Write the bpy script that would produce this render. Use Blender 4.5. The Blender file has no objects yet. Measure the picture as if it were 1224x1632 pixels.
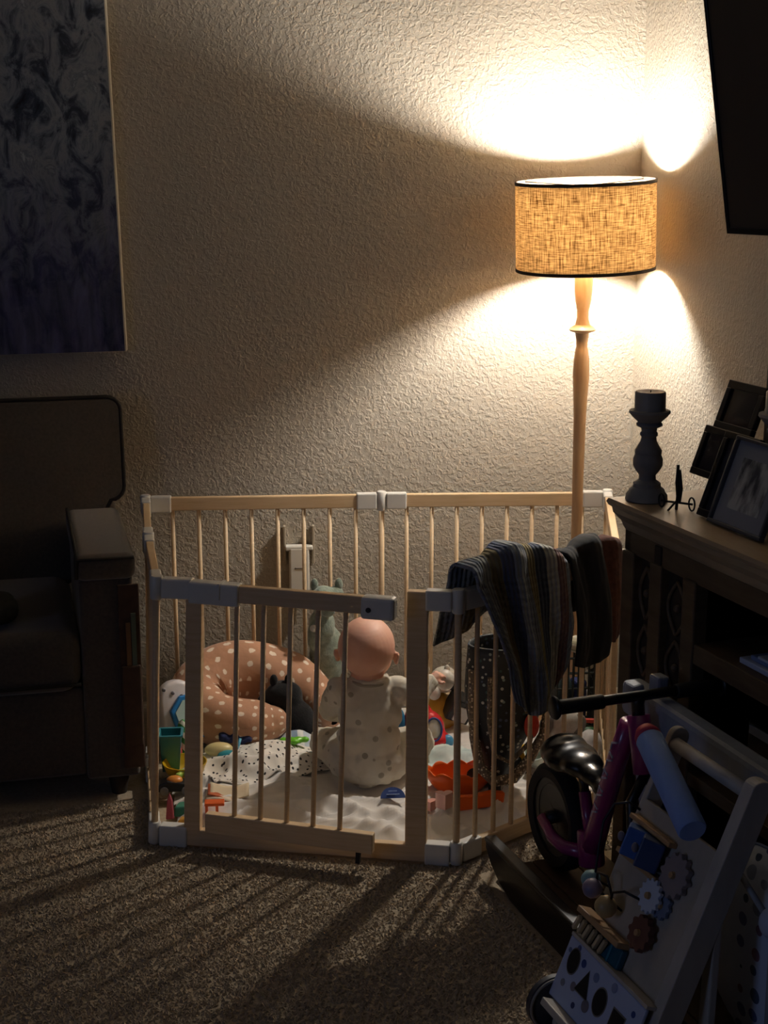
import bpy, bmesh, math, random
from mathutils import Vector, Matrix, Euler, noise
V = Vector
PI = math.pi
rnd = random.Random(7)
C = bpy.context.scene.collection
SC = bpy.context.scene

def lin(h):
    if isinstance(h, str):
        h = h.lstrip('#'); c = [int(h[i:i + 2], 16) / 255 for i in (0, 2, 4)]
    else: c = h
    return tuple((x / 12.92 if x <= .04045 else ((x + .055) / 1.055) ** 2.4) for x in c) + (1.0,)

# ------------------------------------------------------------------ camera, ambient light, exposure
cam = bpy.data.cameras.new('camera'); camo = bpy.data.objects.new('camera', cam); C.objects.link(camo)
camo.location = (0, 0, 1.65)
camo.rotation_euler = (math.radians(90 - 13.157), 0, math.radians(-5))
cam.sensor_fit = 'VERTICAL'; cam.sensor_height = 36.0; cam.lens = 2400 / 1632 * 36.0
cam.clip_start = .02
SC.camera = camo
w = bpy.data.worlds.new('dusk'); SC.world = w; w.use_nodes = True
w.node_tree.nodes['Background'].inputs[0].default_value = (.42, .53, 1.0, 1)
w.node_tree.nodes['Background'].inputs[1].default_value = .03
SC.view_settings.view_transform = 'Standard'; SC.view_settings.look = 'None'
SC.view_settings.gamma = 1; SC.view_settings.use_curve_mapping = False
SC.view_settings.exposure = 0.0
BULB = 1500.0
wl = bpy.data.lights.new('left_blue_fill', 'AREA'); wl.shape = 'RECTANGLE'; wl.size = 1.2; wl.size_y = 1.15; wl.energy = 13.0; wl.color = (.40, .55, 1.0)   # blue fill for the dim light from the left, set inside an added window
wlo = bpy.data.objects.new('left_blue_fill', wl); C.objects.link(wlo); wlo.location = (-3.57, -.4, 1.5); wlo.rotation_euler = (0, math.radians(-90), 0)

# ------------------------------------------------------------------ materials
def newmat(name):
    m = bpy.data.materials.new(name); m.use_nodes = True
    nt = m.node_tree; b = nt.nodes['Principled BSDF']
    return m, nt, b
def N(nt, t, **k):
    n = nt.nodes.new(t)
    for a, v in k.items():
        if a in n.inputs: n.inputs[a].default_value = v
        else: setattr(n, a, v)
    return n
def coords(nt, scale=(1, 1, 1), rot=(0, 0, 0)):
    tc = nt.nodes.new('ShaderNodeTexCoord'); mp = nt.nodes.new('ShaderNodeMapping')
    mp.inputs['Scale'].default_value = scale; mp.inputs['Rotation'].default_value = rot
    nt.links.new(tc.outputs['Object'], mp.inputs[0]); return mp.outputs[0]
def mat(name, c1, c2=None, rough=.6, scale=20, stretch=(1, 1, 1), bump=0.0, bscale=None, dist=.002, detail=4, metal=0, coat=0, sheen=0, spec=None, contrast=.25, trans=0):
    m, nt, b = newmat(name); L = nt.links.new
    b.inputs['Roughness'].default_value = rough; b.inputs['Metallic'].default_value = metal
    if coat: b.inputs['Coat Weight'].default_value = coat
    if sheen: b.inputs['Sheen Weight'].default_value = sheen
    if trans: b.inputs['Transmission Weight'].default_value = trans
    if spec is not None: b.inputs['Specular IOR Level'].default_value = spec
    co = coords(nt, stretch)
    n = N(nt, 'ShaderNodeTexNoise', Scale=scale, Detail=detail); L(co, n.inputs['Vector'])
    r = nt.nodes.new('ShaderNodeValToRGB')
    r.color_ramp.elements[0].position = .5 - contrast; r.color_ramp.elements[1].position = .5 + contrast
    r.color_ramp.elements[0].color = lin(c1); r.color_ramp.elements[1].color = lin(c2 or c1)
    L(n.outputs[0], r.inputs[0]); L(r.outputs[0], b.inputs['Base Color'])
    if bump:
        n2 = N(nt, 'ShaderNodeTexNoise', Scale=bscale or scale, Detail=detail); L(co, n2.inputs['Vector'])
        bp = N(nt, 'ShaderNodeBump', Strength=bump, Distance=dist); L(n2.outputs[0], bp.inputs['Height']); L(bp.outputs[0], b.inputs['Normal'])
    return m
def wallmat():
    m, nt, b = newmat('textured_wall_paint'); L = nt.links.new
    b.inputs['Roughness'].default_value = .62; b.inputs['Specular IOR Level'].default_value = .35
    b.inputs['Base Color'].default_value = lin('#aca394')
    co = coords(nt)
    n1 = N(nt, 'ShaderNodeTexNoise', Scale=85, Detail=2.5, Roughness=.5, Distortion=.6); L(co, n1.inputs['Vector'])
    r1 = N(nt, 'ShaderNodeValToRGB'); r1.color_ramp.elements[0].position = .42; r1.color_ramp.elements[1].position = .62; L(n1.outputs[0], r1.inputs[0])
    n2 = N(nt, 'ShaderNodeTexNoise', Scale=150, Detail=2); L(co, n2.inputs['Vector'])
    mx = N(nt, 'ShaderNodeMath', operation='MULTIPLY_ADD'); mx.inputs[1].default_value = .35; L(n2.outputs[0], mx.inputs[0]); L(r1.outputs[0], mx.inputs[2])
    bp = N(nt, 'ShaderNodeBump', Strength=.5, Distance=.003); L(mx.outputs[0], bp.inputs['Height']); L(bp.outputs[0], b.inputs['Normal'])
    return m
def weave(name, c1, c2, scale, rough=.9, bump=.5):
    m, nt, b = newmat(name); L = nt.links.new
    co = coords(nt)
    wa = N(nt, 'ShaderNodeTexWave', Scale=scale, Distortion=1.5, bands_direction='X'); wb = N(nt, 'ShaderNodeTexWave', Scale=scale, Distortion=1.5, bands_direction='Z')
    L(co, wa.inputs['Vector']); L(co, wb.inputs['Vector'])
    mu = N(nt, 'ShaderNodeMath', operation='MULTIPLY'); L(wa.outputs['Fac'], mu.inputs[0]); L(wb.outputs['Fac'], mu.inputs[1])
    r = N(nt, 'ShaderNodeValToRGB'); r.color_ramp.elements[0].color = lin(c1); r.color_ramp.elements[1].color = lin(c2)
    L(mu.outputs[0], r.inputs[0]); L(r.outputs[0], b.inputs['Base Color']); b.inputs['Roughness'].default_value = rough
    bp = N(nt, 'ShaderNodeBump', Strength=bump, Distance=.001); L(mu.outputs[0], bp.inputs['Height']); L(bp.outputs[0], b.inputs['Normal'])
    return m
def dots(name, base, cols, scale, radius, rough=.8, rnds=.35, bump=0, dim='3D', uv=False):
    """print of coloured spots on cloth"""
    m, nt, b = newmat(name); L = nt.links.new
    b.inputs['Roughness'].default_value = rough
    co = coords(nt, (scale,) * 3)
    vo = N(nt, 'ShaderNodeTexVoronoi', Scale=1, Randomness=rnds, voronoi_dimensions=dim); L(co, vo.inputs['Vector'])
    if uv: tcu = [n for n in nt.nodes if n.type == 'TEX_COORD'][0]; mpu = [n for n in nt.nodes if n.type == 'MAPPING'][0]; L(tcu.outputs['UV'], mpu.inputs[0])
    th = N(nt, 'ShaderNodeMath', operation='LESS_THAN'); th.inputs[1].default_value = radius; L(vo.outputs['Distance'], th.inputs[0])
    sx = N(nt, 'ShaderNodeSeparateColor'); L(vo.outputs['Color'], sx.inputs[0])
    r = N(nt, 'ShaderNodeValToRGB'); r.color_ramp.interpolation = 'CONSTANT'
    while len(r.color_ramp.elements) < len(cols): r.color_ramp.elements.new(.5)
    for i, c in enumerate(cols): r.color_ramp.elements[i].position = i / len(cols); r.color_ramp.elements[i].color = lin(c)
    L(sx.outputs[0], r.inputs[0])
    mx = N(nt, 'ShaderNodeMix', data_type='RGBA'); mx.inputs['A'].default_value = lin(base)
    L(th.outputs[0], mx.inputs['Factor']); L(r.outputs[0], mx.inputs['B']); L(mx.outputs['Result'], b.inputs['Base Color'])
    if bump:
        n2 = N(nt, 'ShaderNodeTexNoise', Scale=30, Detail=3); L(coords(nt), n2.inputs['Vector'])
        bp = N(nt, 'ShaderNodeBump', Strength=bump, Distance=.006); L(n2.outputs[0], bp.inputs['Height']); L(bp.outputs[0], b.inputs['Normal'])
    return m
def stripes(name, cols, scale, axis='X', distort=0, rough=.9, bump=.3, bscale=250):
    m, nt, b = newmat(name); L = nt.links.new
    b.inputs['Roughness'].default_value = rough
    co = coords(nt)
    wv = N(nt, 'ShaderNodeTexWave', Scale=scale, Distortion=distort, wave_profile='SAW', bands_direction=axis); L(co, wv.inputs['Vector'])
    r = N(nt, 'ShaderNodeValToRGB'); r.color_ramp.interpolation = 'CONSTANT'
    while len(r.color_ramp.elements) < len(cols): r.color_ramp.elements.new(.5)
    for i, c in enumerate(cols): r.color_ramp.elements[i].position = i / len(cols); r.color_ramp.elements[i].color = lin(c)
    L(wv.outputs['Fac'], r.inputs[0]); L(r.outputs[0], b.inputs['Base Color'])
    n2 = N(nt, 'ShaderNodeTexNoise', Scale=bscale, Detail=3); L(co, n2.inputs['Vector'])
    bp = N(nt, 'ShaderNodeBump', Strength=bump, Distance=.003); L(n2.outputs[0], bp.inputs['Height']); L(bp.outputs[0], b.inputs['Normal'])
    return m
def plastic(name, c, rough=.3): return mat(name, c, c, rough=rough, coat=.1)
def burlap():
    m, nt, b = newmat('burlap_shade'); L = nt.links.new
    co = coords(nt)
    tc = [n for n in nt.nodes if n.type == 'TEX_COORD'][0]
    sp = N(nt, 'ShaderNodeSeparateXYZ'); L(tc.outputs['Object'], sp.inputs[0])
    at = N(nt, 'ShaderNodeMath', operation='ARCTAN2'); L(sp.outputs[1], at.inputs[0]); L(sp.outputs[0], at.inputs[1])
    def thread(sa, sz, seed):
        cb = N(nt, 'ShaderNodeCombineXYZ')
        a = N(nt, 'ShaderNodeMath', operation='MULTIPLY'); a.inputs[1].default_value = sa; L(at.outputs[0], a.inputs[0])
        z = N(nt, 'ShaderNodeMath', operation='MULTIPLY'); z.inputs[1].default_value = sz; L(sp.outputs[2], z.inputs[0])
        L(a.outputs[0], cb.inputs[0]); L(z.outputs[0], cb.inputs[1]); cb.inputs[2].default_value = seed
        n = N(nt, 'ShaderNodeTexNoise', Scale=1, Detail=3, Roughness=.6); L(cb.outputs[0], n.inputs['Vector']); return n.outputs[0]
    v = thread(58, 18, 0); h = thread(5, 330, 5)
    mn = N(nt, 'ShaderNodeMath', operation='MULTIPLY'); L(v, mn.inputs[0]); L(h, mn.inputs[1])
    r = N(nt, 'ShaderNodeValToRGB'); r.color_ramp.elements[0].position = .15; r.color_ramp.elements[1].position = .36
    r.color_ramp.elements[0].color = lin('#6e5230'); r.color_ramp.elements[1].color = lin('#efd4a6')
    L(mn.outputs[0], r.inputs[0])
    tr = N(nt, 'ShaderNodeBsdfTranslucent'); df = N(nt, 'ShaderNodeBsdfDiffuse'); L(r.outputs[0], tr.inputs[0]); L(r.outputs[0], df.inputs[0])
    mx = N(nt, 'ShaderNodeMixShader'); mx.inputs[0].default_value = .26
    L(df.outputs[0], mx.inputs[1]); L(tr.outputs[0], mx.inputs[2])
    L(mx.outputs[0], nt.nodes['Material Output'].inputs[0])
    bp = N(nt, 'ShaderNodeBump', Strength=.5, Distance=.001); L(mn.outputs[0], bp.inputs['Height']); L(bp.outputs[0], df.inputs['Normal'])
    return m

# ------------------------------------------------------------------ mesh builder
class MB:
    def __init__(s): s.bm = bmesh.new(); s.mi = 0
    def face(s, vs):
        try: f = s.bm.faces.new(vs); f.material_index = s.mi; return f
        except ValueError: pass
    def pts(s, ps): return [s.bm.verts.new(p) for p in ps]
    def hexa(s, p):
        v = s.pts(p)
        for q in ((3, 2, 1, 0), (4, 5, 6, 7), (0, 1, 5, 4), (1, 2, 6, 5), (2, 3, 7, 6), (3, 0, 4, 7)): s.face([v[i] for i in q])
        return s
    def box(s, c, size, rot=None):
        R = rot if isinstance(rot, Matrix) else (Euler(rot).to_matrix() if rot else Matrix.Identity(3)); c = V(c); h = [x / 2 for x in size]
        return s.hexa([c + R @ V((sx * h[0], sy * h[1], sz * h[2])) for sz in (-1, 1) for sx, sy in ((-1, -1), (1, -1), (1, 1), (-1, 1))])
    def bar(s, a, b, wd, ht, up=(0, 0, 1)):
        """beam of width wd and height ht from a to b"""
        a, b = V(a), V(b); d = (b - a).normalized(); sd = d.cross(V(up)).normalized(); u = sd.cross(d)
        q = lambda o: [o - sd * wd / 2 - u * ht / 2, o + sd * wd / 2 - u * ht / 2, o + sd * wd / 2 + u * ht / 2, o - sd * wd / 2 + u * ht / 2]
        return s.hexa(q(a) + q(b))
    def tube(s, ps, r, n=10, cap=True, closed=False, sx=1, sy=1):
        ps = [V(p) for p in ps]; k = len(ps); rs = r if isinstance(r, (list, tuple)) else [r] * k
        rings = []; ref = None
        for i, p in enumerate(ps):
            t = (ps[(i + 1) % k] - ps[i - 1]) if closed else (ps[min(i + 1, k - 1)] - ps[max(i - 1, 0)])
            t.normalize()
            if ref is None: ref = t.orthogonal().normalized()
            ref = (ref - t * ref.dot(t)).normalized(); b = t.cross(ref)
            rings.append(s.pts([p + (ref * math.cos(2 * PI * j / n) * sx + b * math.sin(2 * PI * j / n) * sy) * rs[i] for j in range(n)]))
        for i in range(k if closed else k - 1):
            A, B = rings[i], rings[(i + 1) % k]
            for j in range(n): s.face([A[j], A[(j + 1) % n], B[(j + 1) % n], B[j]])
        if cap and not closed: s.face(rings[0][::-1]); s.face(rings[-1])
        return s
    def cyl(s, a, b, r, r2=None, n=16): return s.tube([a, b], [r, r if r2 is None else r2], n)
    def lathe(s, prof, o=(0, 0, 0), n=28, R=None, cap=True):
        o = V(o); R = R or Matrix.Identity(3); rings = []
        for r, z in prof: rings.append(s.pts([o + R @ V((r * math.cos(2 * PI * j / n), r * math.sin(2 * PI * j / n), z)) for j in range(n)]))
        for A, B in zip(rings, rings[1:]):
            for j in range(n): s.face([A[j], A[(j + 1) % n], B[(j + 1) % n], B[j]])
        if cap: s.face(rings[0][::-1]); s.face(rings[-1])
        return s
    def ball(s, c, r, n=18, m=10, R=None):
        c = V(c); r = r if isinstance(r, (tuple, list)) else (r, r, r); R = R or Matrix.Identity(3)
        if not isinstance(R, Matrix): R = Euler(R).to_matrix()
        T = c + R @ V((0, 0, r[2])); top = s.bm.verts.new(T); bot = s.bm.verts.new(c - R @ V((0, 0, r[2]))); rings = []
        for i in range(1, m):
            a = PI * i / m
            rings.append(s.pts([c + R @ V((r[0] * math.sin(a) * math.cos(2 * PI * j / n), r[1] * math.sin(a) * math.sin(2 * PI * j / n), r[2] * math.cos(a))) for j in range(n)]))
        for j in range(n): s.face([top, rings[0][j], rings[0][(j + 1) % n]]); s.face([bot, rings[-1][(j + 1) % n], rings[-1][j]])
        for A, B in zip(rings, rings[1:]):
            for j in range(n): s.face([A[j], B[j], B[(j + 1) % n], A[(j + 1) % n]])
        return s
    def prism(s, outline, o, ax, ay, az, depth):
        """outline (2-D) in the plane ax, ay at o, pushed depth along az"""
        o, ax, ay, az = V(o), V(ax), V(ay), V(az)
        A = s.pts([o + ax * x + ay * y for x, y in outline]); B = s.pts([o + ax * x + ay * y + az * depth for x, y in outline]); n = len(A)
        s.face(A[::-1]); s.face(B)
        for j in range(n): s.face([A[j], A[(j + 1) % n], B[(j + 1) % n], B[j]])
        return s
    def grid(s, f, nu, nv, closed_u=False):
        vs = [[s.bm.verts.new(f(i / (nu if closed_u else nu - 1), j / (nv - 1))) for j in range(nv)] for i in range(nu)]
        for i in range(nu if closed_u else nu - 1):
            for j in range(nv - 1): s.face([vs[i][j], vs[(i + 1) % nu][j], vs[(i + 1) % nu][j + 1], vs[i][j + 1]])
        return s
    def build(s, name, m, parent=None, smooth=False, bevel=0, sub=0, solid=0, world=True, angle=None, recalc=True):
        if recalc: bmesh.ops.recalc_face_normals(s.bm, faces=s.bm.faces)
        if parent is not None and world:
            p = parent
            while p.parent: p = p.parent
            s.bm.transform(p.matrix_basis.inverted())
        me = bpy.data.meshes.new(name); s.bm.to_mesh(me); s.bm.free()
        for mm in (m if isinstance(m, (list, tuple)) else [m]): me.materials.append(mm)
        if smooth:
            for f in me.polygons: f.use_smooth = True
        o = bpy.data.objects.new(name, me); C.objects.link(o)
        if parent is not None: o.parent = parent
        if solid:
            q = o.modifiers.new('s', 'SOLIDIFY'); q.thickness = solid; q.offset = 0
        if bevel:
            q = o.modifiers.new('b', 'BEVEL'); q.width = bevel; q.segments = 2; q.limit_method = 'ANGLE'; q.angle_limit = math.radians(40)
        if sub:
            q = o.modifiers.new('u', 'SUBSURF'); q.levels = sub; q.render_levels = sub
        if angle:
            q = o.modifiers.new('n', 'EDGE_SPLIT'); q.split_angle = math.radians(angle)
        return o
def thing(name, label, cat, loc=(0, 0, 0), rz=0, group=None):
    o = bpy.data.objects.new(name, None); C.objects.link(o); o.empty_display_size = .05
    o.matrix_basis = Matrix.Translation(loc) @ Matrix.Rotation(rz, 4, 'Z')
    return tag(o, label, cat, group)
def tag(o, label, cat, group=None):
    o['label'] = label; o['category'] = cat
    if group: o['group'] = group
    return o
def uvgrid(f, nu, nv):
    mb = MB(); lay = mb.bm.loops.layers.uv.new('UVMap')
    vs = [[mb.bm.verts.new(f(i / (nu - 1), j / (nv - 1))) for j in range(nv)] for i in range(nu)]
    for i in range(nu - 1):
        for j in range(nv - 1):
            fc = mb.face([vs[i][j], vs[i + 1][j], vs[i + 1][j + 1], vs[i][j + 1]])
            for lp_, (a, b) in zip(fc.loops, ((i, j), (i + 1, j), (i + 1, j + 1), (i, j + 1))): lp_[lay].uv = (a / (nu - 1), b / (nv - 1))
    return mb
def struct(name, mb, m, label, **k):
    o = mb.build(name, m, **k); o['kind'] = 'structure'; o['label'] = label; o['category'] = name.split('_')[0]; return o
def remesh(o, voxel, smooth=6, disp=0, dscale=.03, sub=0):
    q = o.modifiers.new('r', 'REMESH'); q.mode = 'VOXEL'; q.voxel_size = voxel; q.use_smooth_shade = True
    q = o.modifiers.new('sm', 'SMOOTH'); q.iterations = smooth; q.factor = .5
    if disp:
        t = bpy.data.textures.new('folds', 'CLOUDS'); t.noise_scale = dscale; t.noise_depth = 2
        q = o.modifiers.new('d', 'DISPLACE'); q.texture = t; q.strength = disp; q.mid_level = .5
    return o

# ------------------------------------------------------------------ palette
WALL = wallmat()
M = dict(
    carpet=mat('carpet_pile', '#9a8a74', '#b2a28b', rough=1, scale=90, detail=5, bump=.5, bscale=220, dist=.004, spec=.1),
    ceil=mat('ceiling_paint', '#a29a8e', '#9e968a', rough=.9, bump=.3, bscale=60),
    base=mat('baseboard_paint', '#e8e4da', '#e2ddd2', rough=.4),
    pine=mat('pale_pine', '#d3b48c', '#dfc49f', rough=.5, scale=14, stretch=(1.2, 1.2, 9), detail=5, bump=.1, bscale=60),
    pinerail=mat('pale_pine_rail', '#cbab80', '#dcc09a', rough=.5, scale=10, stretch=(1, 1, 14), detail=6, bump=.1, bscale=50),
    white=mat('white_plastic', '#d9d6cf', '#d2cec6', rough=.4),
    lampwood=mat('lamp_wood', '#c0946a', '#d8b489', rough=.45, scale=10, stretch=(6, 6, .8), detail=6),
    dark=mat('dark_trim', '#2a2118', '#33291e', rough=.8),
    black=mat('black_plastic', '#0b0b0d', '#111114', rough=.4),
    iron=mat('black_iron', '#121214', '#1c1b1c', rough=.5, metal=.3),
)
# ------------------------------------------------------------------ the room
YW, XW, XL, YF, ZC = 4.5, 1.159, -3.6, -5.0, 2.5
YJ, XR = 3.30, 2.5          # the right wall stops at YJ and a recess opens beside it
struct('floor', MB().box(((XL + XR) / 2, (YF + YW) / 2, -.06), (XR - XL + .3, YW - YF + .3, .12)), M['carpet'], 'beige carpeted floor of the living room')
struct('wall_back', MB().box(((XL + XW) / 2, YW + .06, ZC / 2), (XW - XL + .24, .12, ZC)), WALL, 'beige textured back wall behind the playpen')

struct('wall_right', MB().box((XW + .06, (YJ + YW) / 2, ZC / 2), (.12, YW - YJ, ZC)), WALL, 'beige textured right wall behind the floor lamp')
struct('wall_recess', MB().box(((XW + .12 + XR) / 2, YJ + .06, ZC / 2), (XR - XW - .12, .12, ZC)), WALL, 'beige textured back wall of the recess beside the cabinet')
struct('wall_side', MB().box((XR + .06, (YF + YJ + .12) / 2, ZC / 2), (.12, YJ + .12 - YF, ZC)), WALL, 'beige textured side wall beyond the television')
wlm = MB()
for y0, y1, z0, z1 in ((YF, -1.02, 0, ZC), (.22, YW, 0, ZC), (-1.02, .22, 0, .9), (-1.02, .22, 2.1, ZC)): wlm.box((XL - .06, (y0 + y1) / 2, (z0 + z1) / 2), (.12, y1 - y0, z1 - z0))
struct('wall_left', wlm, WALL, 'beige textured left wall of the room with an added window opening')
struct('wall_front', MB().box(((XL + XR) / 2, YF - .06, ZC / 2), (XR - XL + .24, .12, ZC)), WALL, 'beige textured wall behind the viewer')
wf_ = MB()
for y0, y1, z0, z1 in ((-1.02, -.96, .9, 2.1), (.16, .22, .9, 2.1), (-.96, .16, .9, .96), (-.96, .16, 2.04, 2.1), (-.42, -.38, .96, 2.04)): wf_.box((XL - .06, (y0 + y1) / 2, (z0 + z1) / 2), (.06, y1 - y0, z1 - z0))
struct('window_added', wf_, M['base'], 'white framed window added in the unseen left wall for the blue fill')  # added window out of view, gives the blue fill light its place
struct('ceiling', MB().box(((XL + XR) / 2, (YF + YW) / 2, ZC + .06), (XR - XL + .3, YW - YF + .3, .12)), M['ceil'], 'off-white ceiling of the living room')
struct('baseboard_right', MB().box((XW - .007, (YJ + YW) / 2 - .007, .045), (.014, YW - YJ - .014, .09)), M['base'], 'white baseboard along the right wall', bevel=.003)

# ------------------------------------------------------------------ floor lamp
LX, LY = .934, 4.215
lamp = thing('floor_lamp', 'lit turned-wood floor lamp with a burlap drum shade in the corner', 'lamp', (LX, LY, 0))
SR, ZB, ZT = .195, 1.349, 1.596
MB().lathe([(.0, .0), (.11, .0), (.115, .012), (.11, .022), (.07, .03), (.03, .045), (.0, .045)], (LX, LY, 0)).build('base', M['lampwood'], lamp, smooth=True, angle=35)
prof = [(.02, .04), (.02, .08), (.015, .1), (.0145, .5), (.0155, .7), (.0165, .8), (.018, .93), (.021, 1.0), (.0235, 1.05), (.0225, 1.09), (.018, 1.127), (.016, 1.13), (.0165, 1.15), (.02, 1.172), (.036, 1.178), (.038, 1.182), (.034, 1.187), (.021, 1.195), (.0165, 1.215), (.017, 1.235), (.0225, 1.262), (.0255, 1.29), (.026, 1.318), (.025, 1.33), (.014, 1.334), (.0135, 1.37)]
MB().lathe(prof, (LX, LY, 0), n=24).build('pole', M['lampwood'], lamp, smooth=True, angle=40)
MB().lathe([(.018, 1.36), (.02, 1.375), (.02, 1.42), (.016, 1.43)], (LX, LY, 0)).build('socket', M['dark'], lamp, smooth=True, angle=40)
SHT = Matrix.Rotation(math.radians(-2.0), 3, 'Y') @ Matrix.Rotation(math.radians(2.0), 3, 'X')
SHO = V((LX, LY, (ZB + ZT) / 2))
hh = (ZT - ZB) / 2
m_ = MB().lathe([(SR, -hh), (SR, hh), (SR - .0022, hh), (SR - .0022, -hh), (SR, -hh)], (0, 0, 0), n=64, cap=False)
shade = m_.build('shade', burlap(), lamp, smooth=True, angle=40, world=False)
shade.matrix_basis = Matrix.Translation((0, 0, (ZB + ZT) / 2)) @ SHT.to_4x4()
for z0 in (-hh, hh - .009):
    t = MB().lathe([(SR + .0012, z0), (SR + .0012, z0 + .009), (SR - .004, z0 + .009), (SR - .004, z0), (SR + .0012, z0)], n=64, cap=False).build('trim_band', M['dark'], shade, smooth=True, angle=40, world=False)
sp = MB()
for k in range(3):
    a = 2 * PI * k / 3 + .35; sp.cyl((0, 0, hh - .016), (math.cos(a) * (SR - .003), math.sin(a) * (SR - .003), hh - .006), .0018, n=6)
sp.lathe([(.004, hh - .022), (.014, hh - .02), (.014, hh - .014), (.004, hh - .01)], n=14)
sp.build('spider', M['iron'], shade, world=False)
hp = MB(); hp.tube([V((LX, LY, 0)) + V((math.sin(t * PI) * .055 * s_, math.sin(t * PI) * .02 * s_, 1.40 + .175 * t)) for s_ in (1,) for t in [i / 14 for i in range(15)]], .0018, 6)
hp.tube([V((LX, LY, 0)) + V((-math.sin(t * PI) * .055, -math.sin(t * PI) * .02, 1.40 + .175 * t)) for t in [i / 14 for i in range(15)]], .0018, 6)
hp.build('harp', M['iron'], lamp)
bm_, bnt, bb = newmat('bulb_glow'); bb.inputs['Emission Color'].default_value = (1, .94, .86, 1); bb.inputs['Emission Strength'].default_value = BULB
bb.inputs['Base Color'].default_value = (1, .95, .85, 1)
MB().lathe([(.001, 1.527), (.012, 1.524), (.022, 1.515), (.028, 1.50), (.029, 1.487), (.025, 1.47), (.017, 1.45), (.0135, 1.425)], (LX, LY, 0), n=20).build('bulb', bm_, lamp, smooth=True)

# ------------------------------------------------------------------ playpen
PT = dict(A=(-.323, 4.382), B=(.375, 4.372), C=(1.053, 4.339), D=(.915, 3.636), E=(.462, 3.309), F=(-.238, 3.488), G=(-.286, 3.926))
PB = dict(PT, E=(.463, 3.305), F=(-.266, 3.485), G=(-.304, 3.922))
PH = .68
pen = thing('playpen', 'wooden playpen with thin spindles, white hinges and gate ajar', 'playpen', (.3, 3.9, 0))
def pquad(a, b):
    t0, t1 = V(PT[a] + (PH,)), V(PT[b] + (PH,)); b0, b1 = V(PB[a] + (0,)), V(PB[b] + (0,))
    nrm = (t1 - t0).cross(V((0, 0, 1))).normalized()
    def f(u, z, n=0):
        v = z / PH
        return b0.lerp(b1, u).lerp(t0.lerp(t1, u), v) + nrm * n
    return f, (t1 - t0).length
def qbox(mb, f, u0, u1, z0, z1, th):
    mb.hexa([f(u, z, n) for z in (z0, z1) for u, n in ((u0, -th / 2), (u1, -th / 2), (u1, th / 2), (u0, th / 2))]); return mb
SPR = .0062
def panel(a, b, nsp, brk=.075):
    f, L = pquad(a, b); g = .014 / L; k = brk / L
    root = bpy.data.objects.new('panel', None); C.objects.link(root); root.parent = pen
    qbox(MB(), f, g, 1 - g, PH - .04, PH, .02).build('top_rail', M['pinerail'], root, bevel=.003)
    qbox(MB(), f, g, 1 - g, .01, .05, .02).build('bottom_rail', M['pinerail'], root, bevel=.003)
    for i in range(nsp):
        u = (i + 1) / (nsp + 1)
        MB().cyl(f(u, .045), f(u, PH - .035), SPR, n=10).build('spindle', M['pine'], root, smooth=True)
    for z0, z1 in ((PH - .045, PH + .004), (.006, .055)):
        for u0, u1 in ((g, k), (1 - k, 1 - g)):
            qbox(MB(), f, u0, u1, z0, z1, .027).build('bracket', M['white'], root, bevel=.004)
for a, b, n in (('A', 'B', 8), ('B', 'C', 8), ('C', 'D', 8), ('D', 'E', 8), ('F', 'G', 5), ('G', 'A', 5)): panel(a, b, n)
for k in PT:
    t, b = V(PT[k] + (PH,)), V(PB[k] + (0,)); at = lambda z: b.lerp(t, z / PH)
    post = MB().cyl(at(.004), at(PH), .0085, n=12).build('corner_post', M['pine'], pen, smooth=True)
    for z0, z1 in ((PH - .05, PH + .008), (.003, .06)):
        h = MB().tube([at(z0), at(z0 + .003), at(z1 - .003), at(z1)], [.013, .0155, .0155, .013], 16)
        h.build('hinge', M['white'], post, smooth=True, angle=40)
# front side: fixed frame with two posts, gate swung out a little
f, L = pquad('F', 'E')
pxu = lambda px: (px - 250) / 481.0
fr = MB(); qbox(fr, f, .02, .98, .006, .048, .022)
fr.build('bottom_rail', M['pinerail'], pen, bevel=.003)
for u0, u1 in ((.104, .158), (.836, .905)):
    qbox(MB(), f, u0, u1, .045, PH - (.035 if u0 < .5 else .0), .026).build('gate_post', M['pinerail'], pen, bevel=.003)
qbox(MB(), f, .02, .125, PH - .045, PH + .004, .03).build('bracket', M['white'], pen, bevel=.004)
qbox(MB(), f, .895, .98, PH - .045, PH + .004, .03).build('bracket', M['white'], pen, bevel=.004)
qbox(MB(), f, .02, .115, .0, .055, .03).build('bracket', M['white'], pen, bevel=.004)
qbox(MB(), f, .9, .98, .0, .055, .03).build('bracket', M['white'], pen, bevel=.004)
gt0, gb0 = f(.15, PH), f(.15, 0)
ang = math.radians(-7.5)
dxy = (f(1, 0) - f(0, 0)).normalized(); dirn = Matrix.Rotation(ang, 3, 'Z') @ dxy
gn = dirn.cross(V((0, 0, 1))).normalized()
lean = (gt0 - gb0) / PH
def gf(s_, z, n=0): return gb0 + lean * z + dirn * s_ + gn * (n + .012)
def gbox(mb, s0, s1, z0, z1, th):
    mb.hexa([gf(u, z, n) for z in (z0, z1) for u, n in ((s0, -th / 2), (s1, -th / 2), (s1, th / 2), (s0, th / 2))]); return mb
gate = bpy.data.objects.new('gate', None); C.objects.link(gate); gate.parent = pen
gbox(MB(), .03, .475, PH - .042, PH, .02).build('top_rail', M['pinerail'], gate, bevel=.003)
gbox(MB(), .025, .452, .05, .1, .022).build('bottom_rail', M['pinerail'], gate, bevel=.003)
for k in range(5):
    s_ = .098 + .0672 * k
    MB().cyl(gf(s_, .095), gf(s_, PH - .038), SPR, n=10).build('spindle', M['pine'], gate, smooth=True)
gbox(MB(), -.02, .105, PH - .05, PH + .003, .034).build('gate_hinge', M['white'], gate, bevel=.004)
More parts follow.
